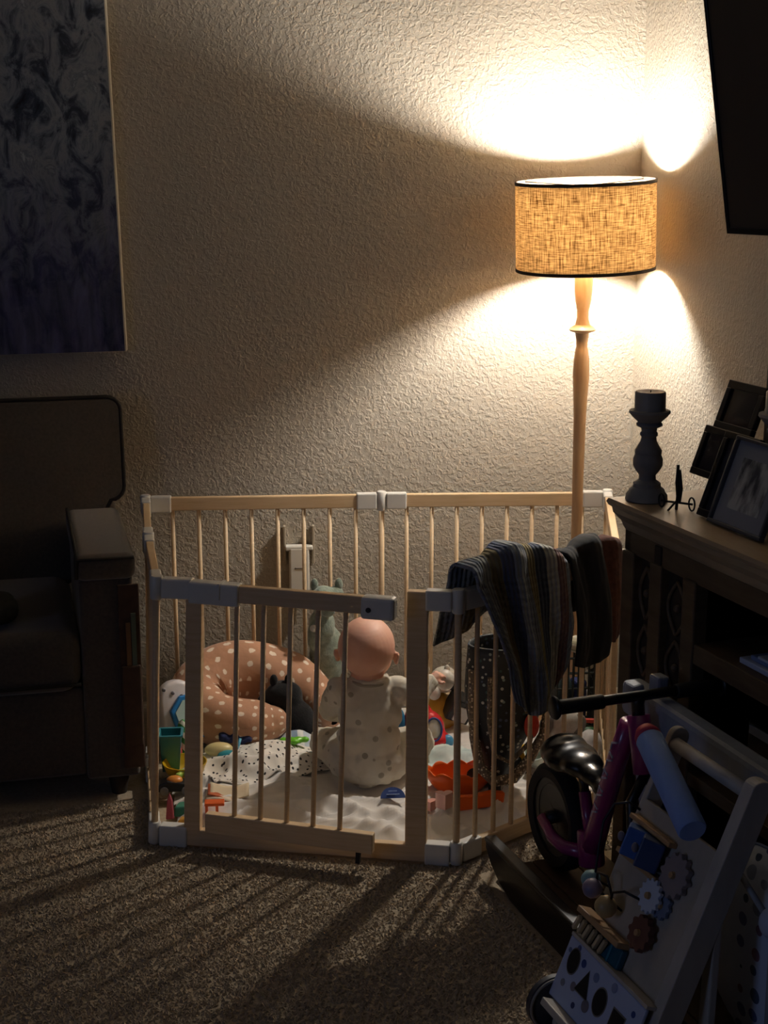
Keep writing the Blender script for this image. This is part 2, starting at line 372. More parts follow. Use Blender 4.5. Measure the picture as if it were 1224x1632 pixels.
gbox(MB(), .055, .061, PH - .035, PH + .005, .042).build('gate_pin', M['white'], gate, bevel=.001)
gbox(MB(), .405, .485, PH - .052, PH + .002, .036).build('latch', M['white'], gate, bevel=.008)
MB().cyl(gf(.425, PH - .028, .017), gf(.425, PH - .028, .021), .006, n=12).build('latch_button', M['black'], gate)
gbox(MB(), .41, .42, .02, .052, .012).build('gate_peg', M['dark'], gate)
# ------------------------------------------------------------------ painting on the back wall
pt, pnt, pb = newmat('poured_paint'); L = pnt.links.new
co = coords(pnt, (14, 14, 9)); n1 = N(pnt, 'ShaderNodeTexNoise', Scale=1.1, Detail=9, Roughness=.68, Distortion=.9); L(co, n1.inputs['Vector'])
rp = N(pnt, 'ShaderNodeValToRGB'); e = rp.color_ramp.elements
e[0].position, e[0].color = .3, lin('#12131a'); e[1].position, e[1].color = .72, lin('#b9bcc2')
for p_, c_ in ((.42, '#39404e'), (.5, '#777d87'), (.57, '#8d9196'), (.63, '#6b727b')): q = e.new(p_); q.color = lin(c_)
L(n1.outputs[0], rp.inputs[0])
tcp = N(pnt, 'ShaderNodeTexCoord'); sx = N(pnt, 'ShaderNodeSeparateXYZ'); L(tcp.outputs['Object'], sx.inputs[0])
rz = N(pnt, 'ShaderNodeMapRange'); rz.inputs[1].default_value = -.45; rz.inputs[2].default_value = .0; rz.inputs[3].default_value = .85; rz.inputs[4].default_value = 0; L(sx.outputs[2], rz.inputs[0])
n3 = N(pnt, 'ShaderNodeTexNoise', Scale=1.0, Detail=6, Distortion=1); L(coords(pnt, (30, 30, 6)), n3.inputs['Vector'])
r3 = N(pnt, 'ShaderNodeValToRGB'); r3.color_ramp.elements[0].color = lin('#15173a'); r3.color_ramp.elements[1].color = lin('#5d5a86'); r3.color_ramp.elements[0].position = .35; r3.color_ramp.elements[1].position = .75; L(n3.outputs[0], r3.inputs[0])
mx = N(pnt, 'ShaderNodeMix', data_type='RGBA'); L(rz.outputs[0], mx.inputs['Factor']); L(rp.outputs[0], mx.inputs['A']); L(r3.outputs[0], mx.inputs['B']); L(mx.outputs['Result'], pb.inputs['Base Color'])
pb.inputs['Roughness'].default_value = .35
bp = N(pnt, 'ShaderNodeBump', Strength=.35, Distance=.003); L(n1.outputs[0], bp.inputs['Height']); L(bp.outputs[0], pb.inputs['Normal'])
pic = thing('painting', 'dark abstract poured-paint canvas on the wall above the armchair', 'painting', (-.98, 4.475, 1.69))
pic.matrix_basis = Matrix.Translation((-.98, 4.478, 1.69)) @ Matrix.Rotation(math.radians(-1.2), 4, 'Y')
MB().box((0, .002, 0), (1.2, .034, 1.2)).build('canvas', mat('canvas_edge', '#cfc8ba', rough=.8), pic, bevel=.003, world=False)
MB().box((0, -.017, 0), (1.19, .006, 1.196)).build('painted_front', pt, pic, world=False)

# ------------------------------------------------------------------ armchair
UPH = mat('dark_upholstery', '#3d352e', '#4e453b', rough=.85, scale=120, bump=.3, bscale=300, dist=.001, sheen=.3)
PIPE = mat('dark_piping', '#15110e', '#1c1814', rough=.8)
CHR = Matrix.Translation((-.31, 3.763, 0)) @ Matrix.Rotation(math.radians(9), 4, 'Z')
chair = thing('armchair', 'dark brown upholstered armchair beside the playpen', 'armchair'); chair.matrix_basis = CHR
def rbox(mb, c, size): return mb.box(c, size)
def part(mb, name, m, p, bevel=.03, seg=4, **k):
    o = mb.build(name, m, p, world=False, bevel=bevel, smooth=True, **k)
    if bevel: o.modifiers['b'].segments = seg
    return o
part(MB().box((-.45, .37, .19), (.62, .7, .24)), 'base', UPH, chair, .015)
for x0 in (-.075, -.825):
    arm = part(MB().box((x0, .28, .335), (.138, .54, .55)), 'armrest', UPH, chair, .012)
    part(MB().box((x0, .275, .638), (.152, .56, .07)), 'arm_pad', UPH, arm, .022)
    pp = [V((x0 + sx * .074, y, .668)) for sx, y in ((-1, .0), (-1, .555))]
    MB().tube([(x0 - .074, .004, .612), (x0 - .074, -.002, .66), (x0 - .072, .02, .672), (x0 - .072, .55, .672)], .005, 8).build('piping', PIPE, arm, smooth=True, world=False)
    MB().tube([(x0 - .072, -.001, .662), (x0 + .072, -.001, .662)], .0045, 8).build('piping', PIPE, arm, smooth=True, world=False)
sc_ = MB().box((-.45, .31, .39), (.608, .64, .17)); part(sc_, 'seat_cushion', UPH, chair, .05)
MB().tube([(-.75, -.011, .335), (-.15, -.011, .335)], .005, 8).build('piping', PIPE, chair, smooth=True, world=False)
part(MB().box((-.45, .72, .52), (.9, .14, .84)), 'back_frame', UPH, chair, .03)
def tcush():
    x0, x1 = -.90, 0.035
    pts = []
    def arc(cx, cy, r, a0, a1):
        for k in range(6): a = math.radians(a0 + (a1 - a0) * k / 5); pts.append((cx + r * math.cos(a), cy + r * math.sin(a)))
    arc(x1 - .05, .955, .04, 0, 90); arc(x0 + .05, .955, .04, 90, 180); arc(x0 + .05, .73, .04, 180, 270); arc(-.735, .5, .04, 180, 270); arc(-.165, .5, .04, 270, 360); arc(x1 - .05, .735, .04, 270, 360)
    return pts
oc = tcush()
part(MB().prism(oc, (0, .47, 0), (1, 0, 0), (0, .16, .985), (0, .985, -.16), .17), 'back_cushion', UPH, chair, .045)
part(MB().tube([V((x, .475 + .16 * y, .985 * y)) for x, y in [((a - 0) * .99 + -.004, b) for a, b in oc]], .0065, 8, closed=True), 'piping', PIPE, chair, 0)
for x0 in (-.06, -.84):
    for y0 in (.06, .66): MB().lathe([(.02, 0), (.028, .05), (.03, .072)], (x0, y0, 0)).build('foot', M['dark'], chair, smooth=True, world=False, angle=40)
W_ = lambda p: CHR @ V(p)
blob = MB(); 
for c, r in (((-.34, .1, .515), (.05, .07, .035)), ((-.4, .12, .53), (.08, .08, .05)), ((-.36, .2, .51), (.06, .07, .03))): blob.ball(W_(c), r)
remesh(tag(blob.build('throw_blanket', mat('dark_throw', '#191712', '#2b2a20', rough=.95, scale=60, bump=.5), None), 'small dark bundled throw on the armchair seat', 'blanket'), .012, 4, .015, .05)
cad = thing('arm_caddy', 'dark brown fabric arm organiser hanging on the armchair front corner', 'organizer', W_((-.02, -.012, .12)))
CB = mat('brown_caddy', '#3a2a1f', '#4d382a', rough=.9, scale=40, bump=.3)
MB().box(W_((-.022, -.014, .345)), (.055, .008, .5), (0, 0, math.radians(9))).build('back_panel', CB, cad, bevel=.003)
MB().box(W_((-.022, -.024, .27)), (.05, .012, .22), (0, 0, math.radians(9))).build('pocket', CB, cad, bevel=.004)
for k, (zz, hh_, cc) in enumerate(((.42, .1, '#4a5a4c'), (.41, .07, '#6b4a2c'))):
    tag(MB().box(W_((-.012 - .014 * k, -.024, zz)), (.012, .004, hh_ + .1), (0, 0, math.radians(9))).build('booklet', mat('booklet', cc, rough=.6)), ('thin green booklet in the armchair organiser pocket', 'thin tan booklet in the armchair organiser pocket')[k], 'book')

# ------------------------------------------------------------------ television on a swivel arm
TVO = V((1.051, 3.3, 1.492)); td = V((.5, -.866, 0)); tn = V((-.866, -.5, 0)); ta = math.radians(12.5)
tu = V((0, 0, 1)) * math.cos(ta) + tn * math.sin(ta); tf = td.cross(tu).normalized()
if tf.dot(tn) < 0: tf = -tf
tv = thing('television', 'black flat television tilted down on the right wall, switched off', 'television', TVO)
def tq(mb, s0, s1, t0, t1, n0, n1):
    return mb.hexa([TVO + td * s + tu * t + tf * n for t in (t0, t1) for s, n in ((s0, n0), (s1, n0), (s1, n1), (s0, n1))])
TW, TH = 1.12, .64
tq(MB(), 0, TW, 0, TH, -.045, -.004).build('casing', M['black'], tv, bevel=.006)
for a_ in ((0, TW, 0, .014), (0, TW, TH - .009, TH), (0, .009, 0, TH), (TW - .009, TW, 0, TH)):
    tq(MB(), *a_, -.004, .004).build('bezel', mat('tv_bezel', '#1a1a1c', rough=.3), tv, bevel=.002)
tq(MB(), .009, TW - .009, .014, TH - .009, -.004, .0).build('screen', mat('tv_screen_reflection', '#4a423a', rough=.3), tv)  # warm grey base colour holds the lit room's reflection in the dark screen
cW = TVO + td * .6 + tu * .32
MB().bar(cW - tf * .045, (cW.x + .25, YJ - .01, cW.z), .06, .05).build('wall_arm', M['black'], tv)
MB().box((cW.x + .25, YJ - .008, cW.z), (.2, .016, .25)).build('wall_plate', M['black'], tv)

# ------------------------------------------------------------------ the cabinet and the cabinet-aligned frame
KO, Kd, Kn = V((.803, 3.296, 0)), V((.2662, -.9639, 0)), V((.9639, .2662, 0))
def K(s, n, z): return KO + Kd * s + Kn * n + V((0, 0, z))
def kb(mb, s0, s1, n0, n1, z0, z1):
    return mb.hexa([K(s, n, z) for z in (z0, z1) for s, n in ((s0, n0), (s1, n0), (s1, n1), (s0, n1))])
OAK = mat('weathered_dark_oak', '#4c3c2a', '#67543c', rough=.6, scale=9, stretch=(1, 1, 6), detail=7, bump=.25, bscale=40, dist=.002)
OAKT = mat('weathered_oak_top_reflection', '#8d7a60', '#a08d72', rough=.38, scale=7, stretch=(3, 1, 1), detail=7, bump=.2, bscale=30, dist=.002)  # base colour lightened to carry the bright wall's reflection on the top
GRILL = mat('dark_carved_panel', '#1d1712', '#2c231b', rough=.7, scale=30, bump=.5)
cab = thing('media_cabinet', 'long dark oak media cabinet with moulded top and open shelves', 'cabinet', K(.0, .03, 0))
CL, CD = 1.35, .338
prof2 = [(-.0, .9), (-.004, .892), (.0, .884), (.006, .88), (.008, .868), (.016, .858), (.022, .85), (.026, .838), (.03, .83)]
def mould():
    mb = MB(); rows = []
    for o_, z in prof2: rows.append([mb.bm.verts.new(K(s, n, z)) for s, n in ((o_, CD), (o_, o_), (CL - o_, o_), (CL - o_, CD))])
    for A, B in zip(rows, rows[1:]):
        for j in range(4): mb.face([A[j], A[(j + 1) % 4], B[(j + 1) % 4], B[j]])
    mb.face(rows[0]); mb.face(rows[-1]); return mb
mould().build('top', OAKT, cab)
kb(MB(), .03, CL - .03, .03, .045, .78, .83).build('frieze', OAK, cab, bevel=.002)
kb(MB(), .165, .193, .026, .034, .785, .826).build('frieze_block', M['dark'], cab, bevel=.002)
kb(MB(), .03, .055, .03, CD, 0, .83).build('side_panel', OAK, cab)
kb(MB(), CL - .055, CL - .03, .03, CD, 0, .83).build('side_panel', OAK, cab)
kb(MB(), .055, CL - .055, CD - .02, CD - .008, .0, .83).build('back_panel', M['dark'], cab)
for s0, s1 in ((.028, .08), (.15, .2), (.288, .338), (.85, .9), (CL - .08, CL - .028)):
    kb(MB(), s0, s1, .024, .06, .0, .785).build('stile', OAK, cab, bevel=.004)
kb(MB(), .055, CL - .055, .03, CD - .02, .06, .09).build('bottom_board', OAK, cab)
kb(MB(), .055, CL - .055, .026, .05, .0, .07).build('plinth', OAK, cab, bevel=.003)
kb(MB(), .335, .86, .028, CD - .02, .605, .65).build('shelf', OAK, cab, bevel=.003)
kb(MB(), .335, .86, .028, CD - .02, .33, .36).build('shelf', OAK, cab, bevel=.003)
for s0, s1 in ((.08, .15), (.2, .288), (.9, CL - .08)):
    dr = kb(MB(), s0, s1, .045, .058, .09, .78).build('door', GRILL, cab, bevel=.002)
    cm = (s0 + s1) / 2; wd = (s1 - s0)
    for k in range(5):
        zc = .16 + .135 * k
        for sgn in (-1, 1):
            q = [K(cm + sgn * wd * .42 * math.sin(t * PI), .042, zc - .06 + .12 * t) for t in [i / 10 for i in range(11)]]
            MB().tube(q, .005, 6).build('scroll', OAK, dr, smooth=True)
        MB().ball(K(cm, .043, zc), (.01, .01, .01), 10, 6).build('rosette', OAK, dr, smooth=True)
for k, (z0, dz, s0, s1, n0, cc) in enumerate(((.651, .012, .475, .7, .05, '#b8c4dc'), (.664, .010, .5, .72, .06, '#6f86b4'), (.675, .006, .53, .70, .055, '#c4cfe4'))):
    tag(kb(MB(), s0, s1, n0, n0 + .2, z0, z0 + dz).build('booklet', mat('paper_cover', cc, rough=.5), bevel=.002), ('pale blue booklet at the bottom of the pile on the cabinet shelf', 'mid blue booklet in the middle of the pile on the cabinet shelf', 'thin pale booklet on top of the pile on the cabinet shelf')[k], 'book')
box = thing('disc_player', 'black media player with a pale front strip on the lower cabinet shelf', 'media player', K(.6, .15, .361))
kb(MB(), .49, .8, .07, .28, .361, .53).build('body', M['black'], box, bevel=.004)
kb(MB(), .5, .62, .066, .071, .505, .523).build('label_strip', mat('label_strip', '#b9c0d0', rough=.5), box)

# candle holders, candles
HOLD = mat('grey_washed_wood', '#7d7a78', '#8b8886', rough=.8, scale=50, bump=.2)
CAND = mat('grey_candle_wax', '#8f8a86', '#9a9590', rough=.5)
hp_ = [(945, 132), (938, 146), (905, 142), (885, 125), (868, 120), (852, 96), (826, 94), (803, 60), (772, 57), (740, 82), (705, 101), (665, 102), (632, 88), (622, 92), (604, 92), (592, 84), (545, 56), (515, 50), (505, 61), (488, 60), (478, 51), (455, 56), (440, 88), (428, 90), (415, 78), (385, 112), (365, 130), (352, 141), (338, 138), (336, 100)]
def holder(p, k, l1, l2, cap):
    g = .000329 * k; z = lambda v: (945 - v) * g * 1.03
    h = tag(MB().lathe([(r * g, z(v)) for v, r in hp_], p, n=36).build('candle_holder', HOLD, None, smooth=True, angle=45), l1, 'candle holder')
    c = thing('candle', l2, 'candle', V(p) + V((0, 0, z(336))))
    MB().lathe([(0, z(338)), (103 * g, z(338)), (105 * g, z(325)), (105 * g, z(222)), (98 * g, z(212)), (60 * g, z(214)), (0, z(220))], p, n=30, cap=False).build('wax', CAND, c, smooth=True, angle=50)
    MB().tube([V(p) + V((0, 0, z(222))), V(p) + V((.001, .001, z(205)))], .0012, 6).build('wick', M['dark'], c)
holder(K(.053, .067, .9), 1, 'grey turned candle holder at the far corner of the cabinet top', 'grey pillar candle on the holder nearest the lamp', 0)
holder(K(.335, .222, .9), 1.13, 'grey turned candle holder behind the framed drawing', 'pale pillar candle on the holder behind the framed drawing', 0)

# iron easel ornament
ie = thing('iron_ornament', 'small black iron easel ornament with ring feet on the cabinet', 'ornament', K(.159, .081, .9))
kc = lambda a, b, z: K(.159 + a, .081 + b, .9 + z)
MB().tube([kc(0, 0, .0), kc(0, .002, .03), kc(0, -.002, .06), kc(.0, .0, .1)], .0035, 8).build('upright', M['iron'], ie, smooth=True)
MB().tube([kc(.012, 0, .02), kc(.014, .002, .05), kc(.012, .0, .07), kc(.008, .0, .088), kc(.004, .0, .07), kc(.006, 0, .03)], .0035, 8).build('scroll', M['iron'], ie, smooth=True)
MB().tube([kc(-.03, -.022, .016), kc(.03, .022, .016)], .0025, 8).build('cross_bar', M['iron'], ie, smooth=True)
for sg in (-1, 1): MB().tube([kc(sg * .03 + .012 * math.cos(a), sg * .022 - .002 * sg, .0165 + .0145 * math.sin(a)) for a in [2 * PI * i / 20 for i in range(20)]], .002, 6, closed=True).build('ring_foot', M['iron'], ie, smooth=True)
MB().tube([kc(0, 0, .02), kc(.004, -.02, .004), kc(.004, -.024, .0)], .0025, 8).build('front_leg', M['iron'], ie, smooth=True)

# frames leaning in the cabinet-aligned plane
la = math.radians(20); LU = Kn * math.sin(la) + V((0, 0, math.cos(la))); LF = -(Kn * math.cos(la) - V((0, 0, math.sin(la))))
BLK = mat('black_frame', '#0d0c0c', '#151314', rough=.45)
def picframe(parent, o, s0, s1, t0, t1, b, matf, photo, mat_border=None, off=0, nm=None):
    def pq(mb, a0, a1, c0, c1, n0, n1):
        return mb.hexa([o + Kd * a + LU * c + LF * (n + off) for c in (c0, c1) for a, n in ((a0, n0), (a1, n0), (a1, n1), (a0, n1))])
    if nm:
        g = bpy.data.objects.new(nm, None); C.objects.link(g); g.parent = parent; parent = g
    for a_ in ((s0, s1, t0, t0 + b), (s0, s1, t1 - b, t1), (s0, s0 + b, t0 + b, t1 - b), (s1 - b, s1, t0 + b, t1 - b)): pq(MB(), *a_, 0, .014).build('frame_bar', matf, parent, bevel=.002)
    pq(MB(), s0 + b * .5, s1 - b * .5, t0 + b * .5, t1 - b * .5, .001, .005).build('backing', mat_border or photo, parent)
    if mat_border:
        mx_ = .17 * (s1 - s0); pq(MB(), s0 + b + mx_, s1 - b - mx_, t0 + b + mx_, t1 - b - mx_, .005, .006).build('print', photo, parent)
    pq(MB(), s0 + b * .6, s1 - b * .6, t0 + b * .6, t1 - b * .6, .008, .0095).build('glass', GLASS, parent)
g_, gnt, gb_ = newmat('picture_glass'); GLASS = g_
tb = N(gnt, 'ShaderNodeBsdfTransparent'); gl = N(gnt, 'ShaderNodeBsdfGlossy', Roughness=.05); ms = N(gnt, 'ShaderNodeMixShader')
ms.inputs[0].default_value = .05; gnt.links.new(tb.outputs[0], ms.inputs[1]); gnt.links.new(gl.outputs[0], ms.inputs[2]); gnt.links.new(ms.outputs[0], gnt.nodes['Material Output'].inputs[0])
f4 = thing('picture_frame', 'thin silver-edged frame with a grey pencil drawing, front of the cabinet frames', 'picture frame', K(.38, .088, .9))
DRAW = mat('pencil_drawing', '#4e4d4b', '#b9b7b2', rough=.9, scale=38, stretch=(1, 1, .35), detail=8, contrast=.12)
picframe(f4, K(.288, .088, .9005), 0, .194, 0, .192, .008, mat('silver_frame', '#55575c', '#62646a', rough=.35, metal=.6), DRAW, mat('mount_board', '#8f9095', rough=.9))
f3 = thing('collage_frame', 'black collage frame of three dark photographs leaning behind the drawing', 'picture frame', K(.3, .094, .9))
PH1 = mat('dark_photo', '#1c1513', '#3c2c26', rough=.4, scale=14, detail=4); PH2 = mat('dark_photo_grey', '#17161a', '#2b292e', rough=.4, scale=16)
o3 = K(.228, .1, .9005)
picframe(f3, o3, 0, .13, 0, .192, .016, BLK, PH2, nm='frame_panel')
picframe(f3, o3, -.102, .03, .079, .192, .016, BLK, PH2, off=-.016, nm='frame_panel')
picframe(f3, o3, -.098, .045, .19, .302, .018, BLK, PH1, off=-.031, nm='frame_panel')

# ------------------------------------------------------------------ dark wooden tray-like platform before the cabinet
DW = mat('dark_walnut', '#120c09', '#1d130e', rough=.35, scale=8, stretch=(6, 6, 1), detail=6, coat=.2)
DK = mat('brown_deck', '#4b3b2b', '#5d4a36', rough=.8, scale=10, stretch=(2, 2, 2), detail=6)
pl = thing('low_platform', 'low dark walnut platform with a curved rim board before the cabinet', 'platform', K(.3, -.15, 0))
out = [(-.02, .075), (-.02, .1), (.9, .1), (.9, .0), (.2, .0), (.12, .004), (.06, .018), (.01, .045)]
MB().prism(out, K(0, -.285, 0), Kd, (0, 0, 1), Kn, .02).build('rim_board', DW, pl, bevel=.003)
MB().bar(K(-.02, -.274, .098), K(.9, -.274, .098), .03, .012).build('rim_moulding', DW, pl, bevel=.004)
for k in range(3):
    kb(MB(), .0, .9, -.262 + .09 * k, -.175 + .09 * k, .012, .03).build('deck_board', DK, pl, bevel=.002)
# ------------------------------------------------------------------ cloth inside the pen
def nz(x, y, z=0): return noise.noise((x, y, z))
POLY = [PT[k] for k in 'ABCDEFG']; pcx = sum(p[0] for p in POLY) / 7; pcy = sum(p[1] for p in POLY) / 7
def inside(x, y, m=.03):
    for i in range(7):
        a, b = POLY[i], POLY[(i + 1) % 7]; ex, ey = b[0] - a[0], b[1] - a[1]; l = math.hypot(ex, ey)
        if (ex * (y - a[1]) - ey * (x - a[0])) / l > -m: return False
    return True
def fold(x, y):
    r = 1 - abs(nz(x * 5 + .6 * nz(x * 3, y * 3), y * 11 + 2 * nz(x * 4, y * 4, 3), 1.7)) * 2.2
    r2 = 1 - abs(nz(x * 13, y * 19, 5.1)) * 2.4
    return max(0, r) ** 2 * .03 + max(0, r2) ** 2 * .012
def hb(x, y):
    flat = min(1, max(0, (math.hypot((x - .3) / 1.2, y - 3.79) - .09) / .1))
    lift = .03 * math.exp(-((y - 3.6 - .12 * (x - .2)) / .05) ** 2) * (.5 + .5 * nz(x * 4, 2)) if x < .5 else 0
    edge = min(1, min([1] + [max(0, (-(ex * (y - a[1]) - ey * (x - a[0])) / math.hypot(ex, ey) - .03) / .05) for a, ex, ey in [(POLY[i], POLY[(i + 1) % 7][0] - POLY[i][0], POLY[(i + 1) % 7][1] - POLY[i][1]) for i in range(7)]]))
    calm = min(1, max(.25, (4.0 - y) / .15))
    return .014 + (fold(x, y) * flat * calm + lift * flat) * edge
bl = MB(); gx, gy = 190, 150; vs = {}
for i in range(gx):
    for j in range(gy):
        x, y = -.3 + 1.36 * i / (gx - 1), 3.32 + 1.06 * j / (gy - 1)
        if inside(x, y): vs[i, j] = bl.bm.verts.new((x, y, hb(x, y)))
for i in range(gx - 1):
    for j in range(gy - 1):
        q = [(i, j), (i + 1, j), (i + 1, j + 1), (i, j + 1)]
        if all(k in vs for k in q): bl.face([vs[k] for k in q])
tag(bl.build('blanket', mat('white_cotton', '#e6e1da', '#ded8d0', rough=.95, bump=.2, bscale=200, dist=.001, sheen=.2), None, smooth=True), 'crumpled white cotton blanket spread over the playpen floor', 'blanket')
def drape(name, m, cx, cy, w, d, rz, hf, label, cat, n=44, solid=.003):
    mb = MB(); ca, sa = math.cos(rz), math.sin(rz)
    def f(u, v):
        a, b = (u - .5) * w, (v - .5) * d
        x, y = cx + a * ca - b * sa, cy + a * sa + b * ca
        return (x, y, max(hb(x, y) + .005, 0) + hf(u, v, x, y))
    mb.grid(f, n, n); return tag(mb.build(name, m, None, smooth=True, solid=solid), label, cat)
def uplift(mb): return mb
drape('muslin_cloth', dots('dotted_muslin', '#e6e0d6', ['#3a3536', '#2f2c2e'], 50, .16, .95, .75, .2, '2D'), .0, 3.905, .36, .25, .45,
      lambda u, v, x, y: .05 * math.exp(-((u - .55) / .3) ** 2 - ((v - .62) / .3) ** 2) + .012 * abs(nz(x * 9, y * 9, 8)), 'white muslin cloth with small dark dots heaped before the crescent pillow', 'cloth')
drape('striped_cloth', stripes('blue_stripes', ['#d9dbd8', '#8ca0b8', '#d9dbd8', '#b9c4cf'], 4.2, 'X', 3, bump=.2), .125, 4.045, .2, .22, .5,
      lambda u, v, x, y: .03 * math.exp(-((u - .4) / .3) ** 2 - ((v - .6) / .3) ** 2) + .018 * abs(nz(x * 11, y * 11, 3)), 'pale blue and white striped cloth beside the black plush', 'cloth')
drape('grey_striped_cloth', stripes('grey_stripes', ['#b9b4a6', '#4a4c55', '#b9b4a6', '#5a5b60'], 6, 'X', 1, bump=.2), .04, 4.05, .16, .1, .1,
      lambda u, v, x, y: .004, 'grey striped cloth edge under the black plush', 'cloth', 20)
drape('teal_muslin', mat('pale_teal_muslin', '#b9ccc8', '#dfe2dc', rough=.95, scale=25, bump=.3), .5, 3.90, .18, .16, .2,
      lambda u, v, x, y: .02 * math.exp(-((u - .5) / .3) ** 2 - ((v - .5) / .3) ** 2) + .014 * abs(nz(x * 13, y * 13, 6)), 'pale teal muslin crumpled before the red toy telephone', 'cloth', 30)
sock = MB()
for k in range(26):
    a = rnd.uniform(0, 6.28); r_ = rnd.uniform(0, 1) ** .5; sock.ball((-.065 + .065 * r_ * math.cos(a), 4.02 + .03 * r_ * math.sin(a), .05 + rnd.uniform(.0, .028)), (.012, .01, .009), 8, 6)
remesh(tag(sock.build('knitted_hat', mat('navy_knit', '#1d2342', '#333b66', rough=1, scale=120, bump=.8)), 'navy blue knitted cloth lying below the crescent pillow', 'knitwear'), .005, 2)

# crescent nursing pillow
pin, pnt2, pb2 = newmat('pink_pillow_print'); L = pnt2.links.new
vo = N(pnt2, 'ShaderNodeTexVoronoi', Scale=1, Randomness=.3, voronoi_dimensions='2D'); tcu = N(pnt2, 'ShaderNodeTexCoord'); mpu = N(pnt2, 'ShaderNodeMapping'); mpu.inputs['Scale'].default_value = (23, 13, 1); L(tcu.outputs['UV'], mpu.inputs[0]); L(mpu.outputs[0], vo.inputs['Vector'])
wv = N(pnt2, 'ShaderNodeTexNoise', Scale=120, Detail=1); L(coords(pnt2), wv.inputs['Vector'])
ad = N(pnt2, 'ShaderNodeMath', operation='MULTIPLY_ADD'); ad.inputs[1].default_value = .16; L(wv.outputs[0], ad.inputs[0]); L(vo.outputs['Distance'], ad.inputs[2])
rr = N(pnt2, 'ShaderNodeValToRGB'); rr.color_ramp.elements[0].position = .25; rr.color_ramp.elements[1].position = .29
rr.color_ramp.elements[0].color = lin('#ecd9c4'); rr.color_ramp.elements[1].color = lin('#b98868'); L(ad.outputs[0], rr.inputs[0]); L(rr.outputs[0], pb2.inputs['Base Color'])
pb2.inputs['Roughness'].default_value = .75; pb2.inputs['Sheen Weight'].default_value = .2
bn = N(pnt2, 'ShaderNodeTexNoise', Scale=16, Detail=3); L(coords(pnt2), bn.inputs['Vector']); bp = N(pnt2, 'ShaderNodeBump', Strength=.5, Distance=.012); L(bn.outputs[0], bp.inputs['Height']); L(bp.outputs[0], pb2.inputs['Normal'])
path = [((.035, 4.09, .085), .048), ((.0, 4.085, .085), .062), ((-.06, 4.085, .088), .07), ((-.13, 4.11, .095), .076), ((-.175, 4.16, .115), .08), ((-.17, 4.22, .145), .085), ((-.11, 4.265, .17), .09), ((-.03, 4.28, .175), .092), ((.06, 4.27, .155), .088), ((.13, 4.24, .125), .078), ((.175, 4.2, .095), .064), ((.195, 4.165, .08), .05)]
def smooth_path(p, k=4):
    o = []
    for i in range(len(p) - 1):
        p0, p1, p2, p3 = [p[max(0, min(len(p) - 1, i + q))] for q in (-1, 0, 1, 2)]
        for s_ in range(k):
            t = s_ / k; h = lambda a, b, c, d: .5 * (2 * b + (c - a) * t + (2 * a - 5 * b + 4 * c - d) * t * t + (3 * b - a - 3 * c + d) * t ** 3)
            o.append((V([h(*[q[0][m] for q in (p0, p1, p2, p3)]) for m in range(3)]), h(p0[1], p1[1], p2[1], p3[1])))
    o.append((V(p[-1][0]), p[-1][1])); return o
sp_ = smooth_path(path)
def caps(sp):
    (a, ra), (b, rb) = sp[0], sp[-1]; da = (a - sp[1][0]).normalized(); db = (b - sp[-2][0]).normalized()
    pre = [(a + da * ra * k, ra * math.sqrt(max(0, 1 - k * k))) for k in (.98, .85, .6, .3)]; post = [(b + db * rb * k, rb * math.sqrt(max(0, 1 - k * k))) for k in (.3, .6, .85, .98)]
    return pre + sp + post
sp_ = caps(sp_)
npl = thing('nursing_pillow', 'pink crescent nursing pillow with pale motifs in the playpen', 'pillow', (0, 4.2, .02))
def pill(u, v):
    t = u * (len(sp_) - 1); i = min(int(t), len(sp_) - 2); p = sp_[i][0].lerp(sp_[i + 1][0], t - i); r = sp_[i][1] * (1 - t + i) + sp_[i + 1][1] * (t - i)
    tg = (sp_[min(i + 2, len(sp_) - 1)][0] - sp_[max(i - 1, 0)][0]).normalized(); sd = tg.cross(V((0, 0, 1))).normalized(); up_ = sd.cross(tg)
    a = 2 * PI * v; return p - V((0, .018, 0)) + (sd * math.cos(a) + up_ * math.sin(a)) * r * (1 + .03 * math.sin(9 * u * PI + 3 * a))
uvgrid(pill, 64, 33).build('cushion', pin, npl, smooth=True)
sm_ = [p + V((0, 0, 0)) for p, r in sp_]
MB().tube([V((p.x, p.y - .018, p.z)) + (V((.0, 4.17, .1)) - p).normalized() * (r * .985) + V((0, 0, r * .1)) for p, r in sp_[6:-6]], .003, 6).build('seam_piping', mat('pillow_piping', '#d8b398', rough=.8), npl, smooth=True)
bp_ = thing('plush_toy', 'black plush animal with two ears inside the crescent pillow', 'plush toy', (.065, 4.14, .02))
FURB = mat('black_plush', '#08080b', '#121216', rough=1, scale=150, bump=.6, sheen=.15)
b_ = MB()
for c, r in (((.085, 4.105, .08), (.075, .045, .062)), ((.07, 4.11, .15), (.056, .04, .045)), ((.135, 4.09, .045), (.03, .024, .035)), ((.025, 4.115, .125), (.035, .03, .035))): b_.ball(c, r)
remesh(b_.build('body', FURB, bp_), .007, 5)
for x in (.042, .084): MB().ball((x, 4.105, .196), (.012, .009, .02), 12, 8).build('ear', FURB, bp_, smooth=True)
dn = thing('plush_dinosaur', 'grey-green plush animal propped against the back spindles', 'plush toy', (.19, 4.3, .12))
DG = mat('sage_plush', '#6f7d70', '#9aa596', rough=1, scale=70, bump=.8, bscale=180, sheen=.3)
b_ = MB()
for c, r in (((.205, 4.31, .2), (.055, .035, .1)), ((.19, 4.29, .3), (.04, .035, .06)), ((.195, 4.27, .385), (.042, .042, .045)), ((.205, 4.235, .37), (.026, .03, .026)), ((.16, 4.28, .27), (.016, .016, .045)), ((.235, 4.28, .4), (.02, .02, .03))): b_.ball(c, r)
